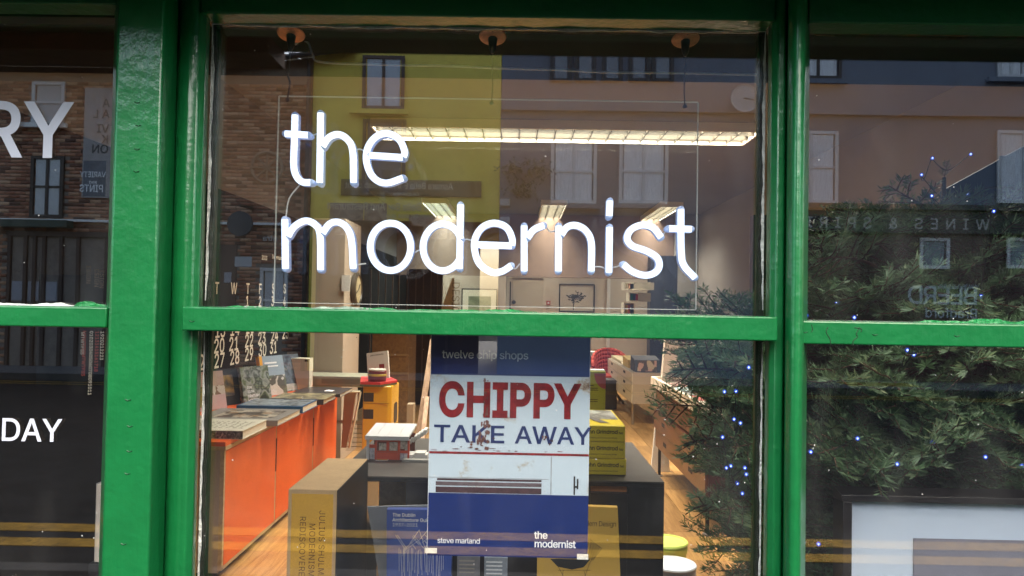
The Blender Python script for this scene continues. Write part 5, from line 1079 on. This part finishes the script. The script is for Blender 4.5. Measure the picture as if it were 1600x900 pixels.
def branch_mesh(seed, Lb, nl=1., tn0=0.):
    """unit fir bough along +x of length Lb: a bowed stem, paired side twigs, needles combed forward"""
    r = np.random.default_rng(seed); rp = random.Random(seed)
    segs = []                                                 # (p0,p1,density)
    stem = [np.array((t * Lb, .03 * Lb * math.sin(3 * t + seed), -.05 * Lb * t * t + .03 * Lb * math.sin(2.2 * t + seed))) for t in np.linspace(0, 1, 11)]
    wood = MB(); wood.tube([tuple(p) for p in stem], [.0045 * (1 - .75 * i / 10) for i in range(11)], 5)
    tw = []
    for i in range(len(stem) - 1):
        if i >= 3: segs.append((stem[i], stem[i + 1]))
    nt = int(Lb / .042)
    for i in range(nt):
        t = .22 + .74 * (i + .5) / nt
        base = stem[0] * 0 + np.array([np.interp(t, np.linspace(0, 1, 11), [s[k] for s in stem]) for k in range(3)])
        for sgn in (-1, 1):
            ln = Lb * (.50 * (1 - t) ** .7 + .10) * rp.uniform(.75, 1.1); an = math.radians(rp.uniform(38, 58)) * sgn
            up = rp.uniform(-.22, .25); d = np.array((math.cos(an), math.sin(an), up)); d /= np.linalg.norm(d)
            p1 = base + d * ln; mid = base + d * ln * .5 + np.array((0, 0, rp.uniform(-.01, .01)))
            wood.tube([tuple(base), tuple(mid), tuple(p1)], [.0022, .0016, .001], 4)
            segs += [(base + d * .01, mid), (mid, p1)]
            if ln > .13:
                for s2 in (-1, 1):
                    a2 = an + math.radians(45) * s2; d2 = np.array((math.cos(a2), math.sin(a2), up + rp.uniform(-.2, .2))); d2 /= np.linalg.norm(d2); l2 = ln * rp.uniform(.3, .45)
                    wood.tube([tuple(mid), tuple(mid + d2 * l2)], [.0013, .0008], 4); segs.append((mid, mid + d2 * l2))
    V = []; T = []
    for a, b in segs:
        d = b - a; ln = np.linalg.norm(d)
        if ln < 1e-4: continue
        d = d / ln; n = max(6, int(ln / .0016)); s = r.random(n)
        up = np.array((0, 0, 1.)); side = np.cross(d, up); side /= (np.linalg.norm(side) + 1e-9); up2 = np.cross(side, d)
        ph = np.where(r.random(n) < .72, np.where(r.random(n) < .5, 0, PI) + r.normal(0, .42, n), r.uniform(.2, PI - .2, n))
        rad = np.outer(np.cos(ph), side) + np.outer(np.sin(ph) * .8 + .25, up2)
        ax = d * r.uniform(.30, .75, (n, 1)) + rad; ax /= np.linalg.norm(ax, axis=1, keepdims=True)
        L_ = nl * r.uniform(.015, .025, (n, 1)); w = nl * r.uniform(.0011, .0018, (n, 1))
        root = a + np.outer(s, b - a); tip = root + ax * L_ + np.array((0, 0, -.001)) * r.random((n, 1))
        sv = np.cross(ax, d + r.normal(0, .3, (n, 3))); sv /= (np.linalg.norm(sv, axis=1, keepdims=True) + 1e-9)
        mid = root * .45 + tip * .55
        V.append(np.stack([root, mid + sv * w, tip, mid - sv * w], 1)); tn = np.clip(tn0 + r.normal(.38, .2) + r.normal(0, .14, n), 0, 1); T.append(np.repeat(tn, 4))
    V = np.concatenate(V); nq = len(V); T = np.concatenate(T)
    wv = np.array(wood.v); nw = len(wv)
    me = bpy.data.meshes.new('branch')
    verts = np.concatenate([V.reshape(-1, 3), wv]); qf = [f for f in wood.f if len(f) == 4]
    faces = np.concatenate([np.arange(nq * 4).reshape(-1, 4), np.array(qf) + nq * 4])
    me.vertices.add(len(verts)); me.vertices.foreach_set('co', verts.ravel().astype(np.float32))
    me.loops.add(faces.size); me.loops.foreach_set('vertex_index', faces.ravel().astype(np.int32))
    me.polygons.add(len(faces)); me.polygons.foreach_set('loop_start', np.arange(0, faces.size, 4, dtype=np.int32))
    me.materials.append(NEED); me.materials.append(BARK)
    me.polygons.foreach_set('material_index', np.concatenate([np.zeros(nq, np.int32), np.ones(len(qf), np.int32)]))
    at = me.attributes.new('tone', 'FLOAT', 'POINT'); at.data.foreach_set('value', np.concatenate([T, np.zeros(nw)]).astype(np.float32))
    me.update(calc_edges=True); return me
variants = [(branch_mesh(s, L_), L_) for s, L_ in ((1, .34), (2, .42), (3, .5), (4, .6), (5, .7), (6, .28), (8, .2))]
MB().tube([(tree_c.x, 2.0, FL), (tree_c.x + .005, 2.0, EYE - .2), (tree_c.x - .002, 2.0, EYE + .36)], [.035, .022, .005], 8).build('trunk', BARK, tree)
prof = [(.36, .10), (.23, .27), (.12, .33), (0, .37), (-.08, .52), (-.16, .66), (-.30, .68), (-.48, .60), (-.70, .56), (-.95, .55)]
def radius(h):
    for (a, ra), (b_, rb) in zip(prof, prof[1:]):
        if a >= h >= b_: return ra + (rb - ra) * (a - h) / (a - b_)
    return .1
def put_branch(h, az, Lw, elev, twist=0.):
    me, L0 = min(variants, key=lambda v: abs(v[1] - Lw)); s = Lw / L0
    o = bpy.data.objects.new('branch', me); COL.objects.link(o); o.parent = tree
    o.matrix_local = Matrix.Translation((0, 0, EYE + h - FL)) @ Matrix.Rotation(az, 4, 'Z') @ Matrix.Rotation(-elev, 4, 'Y') @ Matrix.Rotation(twist, 4, 'X') @ Matrix.Scale(s, 4)
rt = random.Random(21)
h = .22; lvl = 0
while h > -.92:
    Rr = radius(h); nb = 7 if h > .06 else 12; o_ = rt.uniform(0, 6)
    for i in range(nb):
        az = o_ + 2 * PI * i / nb + rt.uniform(-.22, .22); dx, dy = math.cos(az), math.sin(az); Lw = Rr * rt.uniform(.80, 1.14)
        el = math.radians((18 if h > 0 else 8) + rt.uniform(-9, 9)); tip = h + Lw * math.sin(el)
        front = 1.28 if h > -.26 else 1.58
        if dy < 0: Lw = min(Lw, (2.0 - front) / -dy * .93)
        if dy > 0: Lw = min(Lw, (2.70 - 2.0) / dy * .93)
        if h < -.42 and dx < 0: Lw = min(Lw, .68 / max(.2, -dx))
        put_branch(h + rt.uniform(-.03, .03), az, max(.12, Lw), el, rt.uniform(-.5, .5))
    h -= .072; lvl += 1
for i in range(4): put_branch(.21, i * 1.6 + .2, .15, math.radians(14))
MB().tube(catmull([(tree_c.x, 2.0, EYE + .24), (tree_c.x - .05, 1.97, EYE + .255), (tree_c.x - .085, 1.94, EYE + .262)], 5), .0035, 6).build('leader_arm', BARK, tree)
MB().tube(catmull([(tree_c.x, 2.0, EYE + .27), (tree_c.x + .03, 1.98, EYE + .31), (tree_c.x + .08, 1.95, EYE + .325), (tree_c.x + .13, 1.92, EYE + .322)], 5), .0035, 6).build('leader_arm', BARK, tree)
put_branch(.345, .3, .06, math.radians(86))

# the boughs that push forward against the window
hero = [branch_mesh(s_, .30, 1.15, .22) for s_ in (11, 12, 13)]
for i, (p, q, y) in enumerate(((1392, 592, 1.36), (1505, 578, 1.36), (1572, 560, 1.36), (1610, 590, 1.38), (1290, 590, 1.42), (1285, 705, 1.42), (1345, 722, 1.42), (1432, 712, 1.40), (1475, 700, 1.42), (1555, 705, 1.42), (1590, 672, 1.38), (1375, 640, 1.42), (1352, 446, 1.40), (1300, 352, 1.6), (1272, 398, 1.5), (1268, 440, 1.46), (1440, 335, 1.62), (1535, 395, 1.5), (1575, 430, 1.45), (1420, 480, 1.42), (1500, 460, 1.42), (1320, 660, 1.46), (1530, 640, 1.44), (1345, 560, 1.46),
                              (1070, 548, 1.72), (1048, 578, 1.74), (1020, 628, 1.78), (1098, 655, 1.62), (1066, 692, 1.72), (1082, 786, 1.74), (1112, 722, 1.64), (1130, 560, 1.60), (1120, 615, 1.58), (1140, 690, 1.55), (1125, 790, 1.62))):
    tip = W(p, q, y); root = Vector((tree_c.x, 2.0, tip.z + rt.uniform(-.10, .02))); d = (tip - root).normalized(); base = tip - d * .30
    o = bpy.data.objects.new('branch', hero[i % 3]); COL.objects.link(o); o.parent = tree
    xa3 = d; ya3 = Vector((0, 0, 1)).cross(xa3).normalized(); za3 = xa3.cross(ya3)
    o.matrix_local = Matrix.Translation(base - tree_c) @ Matrix((xa3, ya3, za3)).transposed().to_4x4() @ Matrix.Rotation(rt.uniform(-.9, .9), 4, 'X')

# fairy lights
fl_ = thing('fairy_lights', tree_c + Vector((0, 0, .5)), 'string of tiny blue white fairy lights wound through the fir tree', 'fairy lights')
LED = M_emit('led_core', (.55, .72, 1.0), 4)
def led_halo():  # emissive shell that paints in the blue halo around each bulb
    m = bpy.data.materials.new('led_halo'); m.use_nodes = True; N, L = nodes_of(m); N.remove(N['Principled BSDF'])
    e = N.new('ShaderNodeEmission'); e.inputs[0].default_value = (.03, .10, 1, 1); e.inputs[1].default_value = .3; t_ = N.new('ShaderNodeBsdfTransparent')
    lw = N.new('ShaderNodeLayerWeight'); lw.inputs[0].default_value = .5; iv = N.new('ShaderNodeMath'); iv.operation = 'SUBTRACT'; iv.inputs[0].default_value = 1; L.new(lw.outputs['Facing'], iv.inputs[1])
    pw = N.new('ShaderNodeMath'); pw.operation = 'POWER'; pw.inputs[1].default_value = 1.6; L.new(iv.outputs[0], pw.inputs[0])
    x = N.new('ShaderNodeMixShader'); L.new(pw.outputs[0], x.inputs[0]); L.new(t_.outputs[0], x.inputs[1]); L.new(e.outputs[0], x.inputs[2]); L.new(x.outputs[0], N['Material Output'].inputs[0]); return m
HALO = led_halo()
core = MB().lathe([(.0004, -.0020), (.0014, -.0013), (.0019, 0), (.0014, .0013), (.0004, .0020)], sides=10).mesh('bulb', LED, True)
lens = MB().lathe([(.001, -.0046), (.0030, -.0034), (.0046, 0), (.0030, .0034), (.001, .0046)], sides=14).mesh('lens', HALO, True)  # painted halo shell, wider than the bulb
BP = [(1170, 574, 1.45), (1132, 612, 1.5), (1150, 611, 1.5), (1147, 655, 1.5), (1157, 661, 1.5), (1129, 683, 1.5), (1135, 731, 1.55), (1142, 728, 1.55), (1164, 731, 1.5), (1166, 741, 1.5), (1152, 755, 1.55), (1160, 771, 1.55), (1267, 706, 1.4), (1340, 685, 1.42), (1402, 725, 1.42), (1457, 692, 1.42), (1540, 714, 1.42), (1597, 728, 1.42), (1279, 850, 1.40), (1260, 493, 1.5), (1308, 473, 1.5), (1335, 496, 1.45), (1428, 554, 1.4), (1418, 547, 1.4), (1533, 463, 1.45), (1553, 330, 1.6), (1456, 306, 1.75), (1512, 303, 1.7), (1440, 273, 1.85), (1457, 247, 1.9), (1517, 241, 1.85)]
GW = M('dark_green_wire', (.012, .02, .014), .5)
prev = None
for i, (p, q, y) in enumerate(BP):
    c = W(p, q, y); o = bpy.data.objects.new('bulb', core); COL.objects.link(o); o.parent = fl_; o.location = c - fl_.location
    o2 = bpy.data.objects.new('lens', lens); COL.objects.link(o2); o2.parent = o
    if prev is not None and (c - prev).length < .34:
        m = (c + prev) / 2 + Vector((rnd.uniform(-.02, .02), .03, -.03)); MB().tube(catmull([prev + Vector((0, .006, 0)), m, c + Vector((0, .006, 0))], 6), .0011, 5).build('wire', GW, fl_)
    prev = c

# ================================================================== THE STREET BEHIND THE CAMERA
FV = 16.0                                    # how far away the opposite fronts appear in the glass
FYR = 2 * D - FV
ROAD = -.12
def gv(py, zc=ROAD): return (EYE - zc) * 1164 / (py - 477)
V1a, V1b, V2a, V2b = gv(833), gv(845), gv(855.5), gv(868)
kerb_n = 2 * D - (V2b - .62); kerb_f = 2 * D - 14.35
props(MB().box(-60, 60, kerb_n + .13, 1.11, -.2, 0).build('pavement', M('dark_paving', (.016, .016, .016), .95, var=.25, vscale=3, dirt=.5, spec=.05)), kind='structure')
props(MB().box(-60, 60, kerb_n + .005, kerb_n + .125, -.2, 0).build('kerb', M('kerb_stone', (.04, .04, .04), .9, var=.2, spec=.1)), kind='structure')
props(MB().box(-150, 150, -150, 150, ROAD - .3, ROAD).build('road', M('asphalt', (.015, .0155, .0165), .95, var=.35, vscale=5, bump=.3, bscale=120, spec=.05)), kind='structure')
props(MB().box(-60, 60, kerb_f - .125, kerb_f - .005, -.2, 0).build('kerb', M('kerb_stone')), kind='structure')
props(MB().box(-60, 60, FYR - 14, kerb_f - .13, -.2, 0).build('pavement', M('paving_slabs', (.10, .098, .095), .8, var=.2, vscale=3, dirt=.5)), kind='structure')
YL = M('yellow_road_paint', (.19, .112, .016), .8, var=.45, vscale=7, dirt=.85, spec=.1)
for a, b_ in ((V1a, V1b), (V2a, V2b)): props(MB().box(-60, 60, 2 * D - a, 2 * D - b_, ROAD, ROAD + .004).build('yellow_line', YL), kind='structure')
for v in (13.75, 14.05): props(MB().box(-60, 60, 2 * D - v - .04, 2 * D - v + .04, ROAD, ROAD + .004).build('yellow_line', YL), kind='structure')
a, b_ = R(1325, 578, 15.0), R(1440, 578, 15.0); props(MB().box(a.x, b_.x, 2 * D - 15.6, 2 * D - 14.9, 0, .006).build('yellow_hatching', YL), kind='structure')

BRICK = None
def M_brick():
    m = M('brick_red_brown', (.22, .105, .06), .85, bump=.3, bscale=60); N, L = nodes_of(m); b = N['Principled BSDF']
    at = N.new('ShaderNodeAttribute'); at.attribute_name = 'tone'; r = N.new('ShaderNodeValToRGB'); e = r.color_ramp.elements
    e[0].color = (.11, .055, .04, 1); e[1].color = (.55, .34, .21, 1); q = e.new(.35); q.color = (.30, .115, .065, 1); q = e.new(.7); q.color = (.44, .205, .12, 1)
    L.new(at.outputs['Fac'], r.inputs[0]); L.new(r.outputs[0], b.inputs['Base Color']); return m
def brick_field(parent, x0, x1, z0, zfun, y, holes, seed=1, mat=None):
    """every brick of the wall face is its own little box, uneven and proud of the mortar"""
    r = np.random.default_rng(seed); BW, BH = .235, .078; B = []
    nz = int((6.2 - z0) / BH)
    for j in range(nz):
        z = z0 + j * BH; off = (j % 2) * BW / 2
        for x in np.arange(x0 - off, x1, BW):
            a, b_ = max(x, x0), min(x + BW - .010, x1)
            if b_ - a < .02: continue
            xm = (a + b_) / 2
            if z + BH > zfun(xm): continue
            if any(h0 < xm < h1 and k0 < z + BH / 2 < k1 for h0, h1, k0, k1 in holes): continue
            B.append((a, b_, z, z + BH - .011, r.uniform(.006, .014), r.random()))
    B = np.array(B); n = len(B); V = np.zeros((n, 8, 3), np.float32)
    for i, (u, w, d_) in enumerate(((0, 0, 0), (1, 0, 0), (1, 1, 0), (0, 1, 0), (0, 0, 1), (1, 0, 1), (1, 1, 1), (0, 1, 1))):
        V[:, i, 0] = B[:, 0 + u]; V[:, i, 2] = B[:, 2 + w]; V[:, i, 1] = y + d_ * B[:, 4]
    fs = np.array([(4, 7, 6, 5), (0, 4, 5, 1), (1, 5, 6, 2), (2, 6, 7, 3), (3, 7, 4, 0)][:5]); Fx = (np.arange(n)[:, None, None] * 8 + fs[None]).reshape(-1, 4)
    me = bpy.data.meshes.new('brick'); me.vertices.add(n * 8); me.vertices.foreach_set('co', V.ravel()); me.loops.add(Fx.size); me.loops.foreach_set('vertex_index', Fx.ravel().astype(np.int32))
    me.polygons.add(len(Fx)); me.polygons.foreach_set('loop_start', np.arange(0, Fx.size, 4, dtype=np.int32)); at = me.attributes.new('tone', 'FLOAT', 'POINT'); at.data.foreach_set('value', np.repeat(B[:, 5], 8).astype(np.float32))
    me.materials.append(mat or M_brick()); me.update(calc_edges=True); o = place('brick', me, parent); o['kind'] = 'stuff'; return o
def fx(p): return R(p, 300, FV).x
def fz_(q, p=600): return R(p, q, FV).z
SKYGLASS = M('far_window_glass', (.42, .45, .50), .12, spec=.8); DKF = M('dark_window_frame', (.035, .025, .022), .5); LTF = M('white_window_frame', (.6, .6, .6), .5); CURT = M('net_curtain', (.75, .75, .76), .8, var=.25, vscale=9, stretch=(6, 1, .5))
def window(parent, p0, p1, q0, q1, frame=DKF, panes=2, rows=1, sill=None, glass=SKYGLASS, y=FYR, pf=(600,)):
    x0, x1, z0, z1 = fx(p0), fx(p1), fz_(q1, (p0 + p1) / 2), fz_(q0, (p0 + p1) / 2); fw = .07
    f = MB().box(x0, x1, y + .015, y + .06, z0, z0 + fw).box(x0, x1, y + .015, y + .06, z1 - fw, z1).box(x0, x0 + fw, y + .015, y + .06, z0 + fw + .001, z1 - fw - .001).box(x1 - fw, x1, y + .015, y + .06, z0 + fw + .001, z1 - fw - .001)
    iw, ih = (x1 - x0 - 2 * fw), (z1 - z0 - 2 * fw)
    for i in range(1, panes): u = x0 + fw + iw * i / panes; f.box(u - .03, u + .03, y + .018, y + .055, z0 + fw + .001, z1 - fw - .001)
    for i in range(1, rows): u = z0 + fw + ih * i / rows; f.box(x0 + fw + .001, x1 - fw - .001, y + .0205, y + .053, u - .025, u + .025)
    w = f.build('window', frame, parent)
    for i in range(panes):
        for j in range(rows):
            a = x0 + fw + iw * i / panes + .031; b_ = x0 + fw + iw * (i + 1) / panes - .031; c = z0 + fw + ih * j / rows + .003; d = z0 + fw + ih * (j + 1) / rows - .003
            MB().box(a, b_, y + .021, y + .026, c, d).build('pane', glass, w)
    if sill: MB().box(x0 - .25, x1 + .1, y + .061, y + .16, z0 - .12, z0 - .02).build('sill', sill, w)
    return w
# --- brick pub on the left
pub = thing('brick_building', (fx(150), FYR - 3, 0), 'red brown brick public house seen reflected at the left', 'building')
eave = lambda x: fz_(104, 330) + (x - fx(330)) / (fx(545) - fx(330)) * (fz_(80, 545) - fz_(104, 330)) if x > fx(330) else fz_(104, 330)
xb0, xb1 = fx(-420), fx(484)
MB().prism([(xb0, 0), (xb1, 0), (xb1, eave(xb1) - .05), (fx(330), eave(fx(330)) - .05), (xb0, eave(xb0) - .05)], FYR - 6, FYR - .002, axis='y').build('wall', M('mortar', (.22, .18, .15), .9, var=.2), pub)
gz = fz_(343, 90); holes = [(fx(50), fx(100), fz_(340, 75), fz_(246, 75)), (fx(47), fx(97), fz_(192, 75), fz_(128, 75)), (fx(15), fx(170), 0, fz_(362, 90)), (fx(338), fx(374), 0, fz_(380, 350)), (fx(411), fx(453), 0, fz_(415, 430)), (fx(-330), fx(-240), fz_(340, -290), fz_(246, -290))]
brick_field(pub, xb0, xb1, .02, lambda x: eave(x) - .1, FYR - .004, holes, 1)
window(pub, 49, 101, 244, 341, DKF, 2, 2); window(pub, 47, 98, 128, 192, LTF, 1, 2, WHITE, M('pale_blind', (.45, .45, .45), .6)); window(pub, -331, -239, 244, 341, DKF, 2, 2)
SL = M('slate', (.07, .075, .085), .5, var=.3, vscale=6)
b = MB(); b.v = []; rs = random.Random(5)
x = xb0
while x < fx(548):
    w_ = rs.uniform(.26, .34); e0 = eave(x) ; MB_z = e0 + rs.uniform(-.02, .02); b.prism([(FYR + .35, MB_z - .06), (FYR + .35, MB_z - .02), (FYR - 1.4, MB_z + .35), (FYR - 1.4, MB_z + .31)], x, x + w_ - .015, axis='x'); x += w_
o = b.build('roof', SL, pub); o['kind'] = 'stuff'
MB().tube([(xb0, FYR + .38, eave(xb0) - .10), (fx(330), FYR + .38, eave(fx(330)) - .10), (fx(548), FYR + .38, eave(fx(548)) - .10)], .06, 8).build('gutter', M('black_gutter', (.02, .02, .022), .4), pub)
MB().tube([(fx(481), FYR + .1, 0), (fx(481), FYR + .1, eave(xb1) - .15)], .05, 8).build('drainpipe', M('black_gutter'), pub)
MB().box(xb0, fx(486), FYR + .02, FYR + .09, gz - .05, gz).build('string_course', WHITE, pub)
MB().box(fx(-300), fx(121), FYR + .1, FYR + .35, fz_(357, 60), fz_(346, 60)).build('awning_box', M('dark_green_awning', (.012, .04, .03), .5), pub)
dsh = MB(); 
MB().box(fx(15), fx(170), FYR - .05, FYR - .01, 0, fz_(362, 90)).build('shop_window', M('dark_pub_glass', (.02, .022, .028), .08), pub)
for p in (17, 42, 56, 71, 98, 124, 168): MB().box(fx(p), fx(p + 5), FYR + .0, FYR + .06, 0, fz_(366, 90)).build('post', M('brown_shopfront', (.045, .02, .015), .5), pub)
MB().box(fx(15), fx(172), FYR - .005, FYR + .075, fz_(370, 90), fz_(362, 90)).build('lintel', M('brown_shopfront'), pub)
for p in (24, 49, 77): MB().box(fx(p), fx(p + 17), FYR + .0, FYR + .02, fz_(470, 60), fz_(440, 60)).build('notice', M('pale_notice', (.32, .32, .36), .6), pub)
MB().box(fx(338), fx(374), FYR - .02, FYR + .02, 0, fz_(382, 350)).build('door', M('brown_door', (.07, .028, .02), .45), pub)
MB().box(fx(355), fx(366), FYR + .021, FYR + .03, fz_(442, 360), fz_(426, 360)).build('notice', M('pale_notice'), pub)
window(pub, 411, 454, 419, 520, LTF, 2, 2)
# hanging sign and banner
hs = thing('hanging_sign', (fx(395), FYR + .3, gz), 'dark oval hanging sign on a bracket over the brick pub door', 'sign'); MB().lathe([(.01, -.04), (.26, -.04), (.26, .04), (.01, .04)], (fx(396), FYR + .7, fz_(355, 396)), 24, axis='y').build('board', M('sign_dark', (.04, .045, .055), .4), hs); MB().tube([(fx(396), FYR, fz_(325, 396)), (fx(396), FYR + .75, fz_(328, 396))], .03, 6).build('bracket', DKF, hs); MB().box(fx(386), fx(411), FYR + .55, FYR + .58, fz_(419, 400), fz_(404, 400)).build('plate', M('pale_sign', (.45, .45, .46), .5), hs)
ro = thing('round_emblem', (fx(416), FYR + .05, fz_(262, 416)), 'round wheel emblem painted on the brick wall of the pub', 'emblem'); MB().tube([(fx(417) + .33 * math.cos(2 * PI * i / 28), FYR + .02, fz_(262, 416) + .33 * math.sin(2 * PI * i / 28)) for i in range(29)], .035, 6).build('ring', M('emblem_buff', (.28, .20, .14), .6), ro); 
for i in range(4): a = PI / 4 * i; c = Vector((fx(417), FYR + .022, fz_(262, 416))); d = Vector((math.cos(a), 0, math.sin(a))) * .29; MB().tube([c - d, c + d], .02, 5).build('spoke', M('emblem_buff'), ro)
ban = thing('wall_banner', (fx(158), FYR + .04, fz_(310, 158)), 'tall grey printed banner fixed on the brick wall of the pub', 'banner')
MB().box(fx(130), fx(190), FYR + .03, FYR + .05, fz_(310, 158), fz_(138, 158)).build('sheet', M('banner_grey', (.36, .33, .32), .7, var=.12, vscale=5), ban)
MB().box(fx(132), fx(167), FYR + .051, FYR + .055, fz_(308, 158), fz_(252, 158)).build('print', M('banner_print_grey', (.12, .14, .17), .6, var=.3), ban)
ft = lambda body, p, q, h, mat, par, align='LEFT', wt_=.02, sp=1., off=.058, sx=1.: text(body, h, (fx(p), FYR + off, fz_(q, p)), (-1, 0, 0), (0, 0, 1), mat, par, align, wt_, space=sp, sx=sx)
DK = M('banner_ink', (.05, .05, .055), .6)
ft('VARIETY', 167, 278, .13, WHITEINK, ban, sx=.8); ft('and', 154, 288, .08, WHITEINK, ban); ft('PINTS', 164, 301, .17, WHITEINK, ban, sx=.8); 
for q, tx in ((168, 'A'), (185, 'A L'), (208, 'VI'), (225, 'K'), (240, 'ON')): ft(tx, 170, q, .2, DK, ban)
ft('ntra', 437, 377, .13, M('pale_letter', (.5, .5, .5), .5), pub, sx=1.1)
# --- yellow restaurant
yel = thing('yellow_building', (fx(635), FYR - 3, 0), 'yellow rendered restaurant building seen reflected behind the word the', 'building')
YR = M('yellow_render', (.80, .63, .11), .8, var=.10, vscale=1.2, dirt=.12)
MB().box(fx(485) + .01, fx(780), FYR - 6, FYR, fz_(345, 630), 7.3).build('wall', YR, yel)
MB().box(fx(485) + .01, fx(500), FYR - 6, FYR - .001, 0, fz_(345.5, 630)).build('pier', YR, yel); MB().box(fx(752), fx(780), FYR - 6, FYR - .001, fz_(352, 700), fz_(345.3, 630)).build('pier', YR, yel)
window(yel, 563, 629, 88, 171, M('brown_window_frame', (.06, .04, .035), .5), 2, 1, YR)
window(yel, 565, 633, 187, 300, M('dark_sash', (.10, .075, .03), .5), 1, 1, None, M('dim_window', (.10, .085, .05), .2))
SGN = M('olive_signboard', (.17, .12, .045), .5, var=.1); STX = M('cream_sign_ink', (.60, .52, .36), .5)
MB().box(fx(533), fx(752), FYR + .001, FYR + .05, fz_(307, 640), fz_(282, 640)).build('signboard', SGN, yel)
ft('Asmara Bella Bar And Restaurant', 708, 297, .15, STX, yel, sp=.98, off=.052, sx=.84)
ft('Eat drink dine', 655, 306, .07, STX, yel, off=.052)
MB().box(fx(497), fx(752), FYR - .05, FYR - .003, 0, fz_(313, 640)).build('shop_window', M('restaurant_window', (.04, .022, .016), .5, spec=.2, var=.6, vscale=2), yel)
ft('Asmara Bella Bar And Restaurant', 708, 330, .17, M('cream_sign_ink'), yel, off=.02, sx=.84); ft('Eat drink dine', 655, 341, .09, STX, yel, off=.02)
for p0, p1, q0, q1 in ((516, 568, 318, 345), (570, 605, 318, 345), (640, 705, 335, 352), (525, 560, 348, 368), (663, 712, 352, 372)): MB().box(fx(p0), fx(p1), FYR - .002, FYR + .012, fz_(q1, 600), fz_(q0, 600)).build('food_photo', M_photo(f'food_photo_{p0}', [(.10, .05, .03), (.42, .32, .22), (.16, .06, .03), (.5, .44, .36)], 3.5), yel)
for p in (497, 580, 640, 700, 748): MB().box(fx(p), fx(p + 4), FYR - .002, FYR + .03, 0, fz_(345.2, 640)).build('post', M('brown_shopfront'), yel)
# --- blue-grey terrace
blu = thing('grey_building', (fx(1200), FYR - 3, 0), 'dark blue grey rendered terrace seen reflected at the right', 'building')
BG = M('blue_grey_render', (.15, .17, .215), .8, var=.12, vscale=1.0, dirt=.15)
MB().box(fx(780) + .01, fx(2050), FYR - 6, FYR, 0, 7.3).build('wall', BG, blu)
MB().box(fx(781), fx(2050), FYR + .001, FYR + .12, fz_(176, 1000), fz_(171, 1000)).build('string_course', BG, blu)
for p0, p1 in ((856, 890), (894, 928), (937, 970), (979, 1012), (1015, 1050)): window(blu, p0, p1, 80, 128, M('dark_grey_frame', (.03, .03, .035), .5), 1, 1, None, M('dusk_glass', (.20, .21, .24), .1))
for p0, p1 in ((860, 932), (967, 1043)): window(blu, p0, p1, 218, 318, LTF, 2, 2, BG, CURT)
window(blu, 1240, 1312, 80, 124, DKF, 2, 1, BG, CURT); window(blu, 1556, 1600, 80, 122, LTF, 2, 1, BG, CURT); window(blu, 1225, 1308, 205, 318, LTF, 2, 2, BG, CURT); window(blu, 1556, 1640, 205, 318, LTF, 2, 1, None, CURT)
MB().box(fx(1245), fx(2000), FYR + .001, FYR + .22, fz_(365, 1400), fz_(331, 1400)).build('fascia', M('black_fascia', (.012, .012, .014), .4), blu)
MB().box(fx(1240), fx(2000), FYR + .001, FYR + .34, fz_(330, 1400), fz_(322, 1400)).build('cornice', M('dark_cornice', (.03, .03, .033), .5), blu)
ft('WINES & SPIRITS', 1536, 361, .25, M('gilt_letter', (.42, .40, .36), .5), blu, sp=1.6, off=.225, sx=1.0)
MB().box(fx(1245), fx(2000), FYR + .001, FYR + .03, 0, fz_(366, 1400)).build('shop_window', M('maroon_tile', (.055, .02, .022), .35, var=.3), blu)
for p in (1436, 1570): window(blu, p, p + 46, 372, 420, LTF, 1, 1, None, M('pale_poster', (.22, .26, .28), .4), y=FYR + .02)
lm = M('window_sign_pale', (.40, .44, .47), .5)
ft('WINE & FOOD', 1528, 452, .10, lm, blu, off=.04); ft('BEERD', 1528, 476, .42, lm, blu, off=.04, sp=.9); ft('Bradford', 1527, 497, .22, lm, blu, off=.04)
for p, lab in ((1155, 'white satellite dish fixed on the dark grey terrace'),):
    t = thing('satellite_dish', (fx(p), FYR + .3, fz_(160, p)), lab, 'satellite dish'); c = (fx(p), FYR + .35, fz_(160, p))
    MB().lathe([(.30, .0), (.30, .02), (.2, -.03), (.01, -.06)], c, 26, axis='y').build('dish', M('dish_grey', (.42, .42, .43), .5), t, smooth=True); MB().tube([c, (c[0] + .1, c[1] + .3, c[2] - .12)], .015, 6).build('arm', DKF, t); MB().tube([(c[0], FYR, c[2] - .1), c], .02, 6).build('bracket', DKF, t)
for i, (p, q) in enumerate(((800, 268), (818, 300), (840, 268))):
    t = thing('hanging_plant', (fx(p), FYR + .15, fz_(q, p)), ('trailing green plant in the upper left of the restaurant corner', 'trailing green plant lowest of the three on the grey wall', 'trailing green plant nearest the net curtained window')[i], 'plant', 'trailing plants on the grey wall'); b = MB(); r = random.Random(i)
    for k_ in range(160):
        c = Vector((fx(p) + r.gauss(0, .16), FYR + .12 + r.uniform(0, .2), fz_(q, p) + r.gauss(0, .1))); a = Vector((r.uniform(-1, 1), r.uniform(-1, 1), r.uniform(-1, 1))).normalized() * .05; d = a.cross(Vector((0, 0, 1))).normalized() * .025
        b.quad(c - a, c + d, c + a, c - d)
    b.build('foliage', M('ivy_leaf', (.10, .13, .07), .5, var=.4), t)
# alarm boxes on the shopfront
for p, q, lab in ((789, 318, 'white alarm box on the grey wall beside the yellow building'), (789, 346, 'lower white alarm box with black camera on the grey wall')):
    t = thing('alarm_box', (fx(p), FYR, fz_(q, p)), lab, 'alarm box'); MB().box(fx(p - 8), fx(p + 8), FYR + .001, FYR + .12, fz_(q + 5, p), fz_(q - 6, p)).build('case', M('alarm_white', (.5, .5, .5), .5), t, bev=.02)
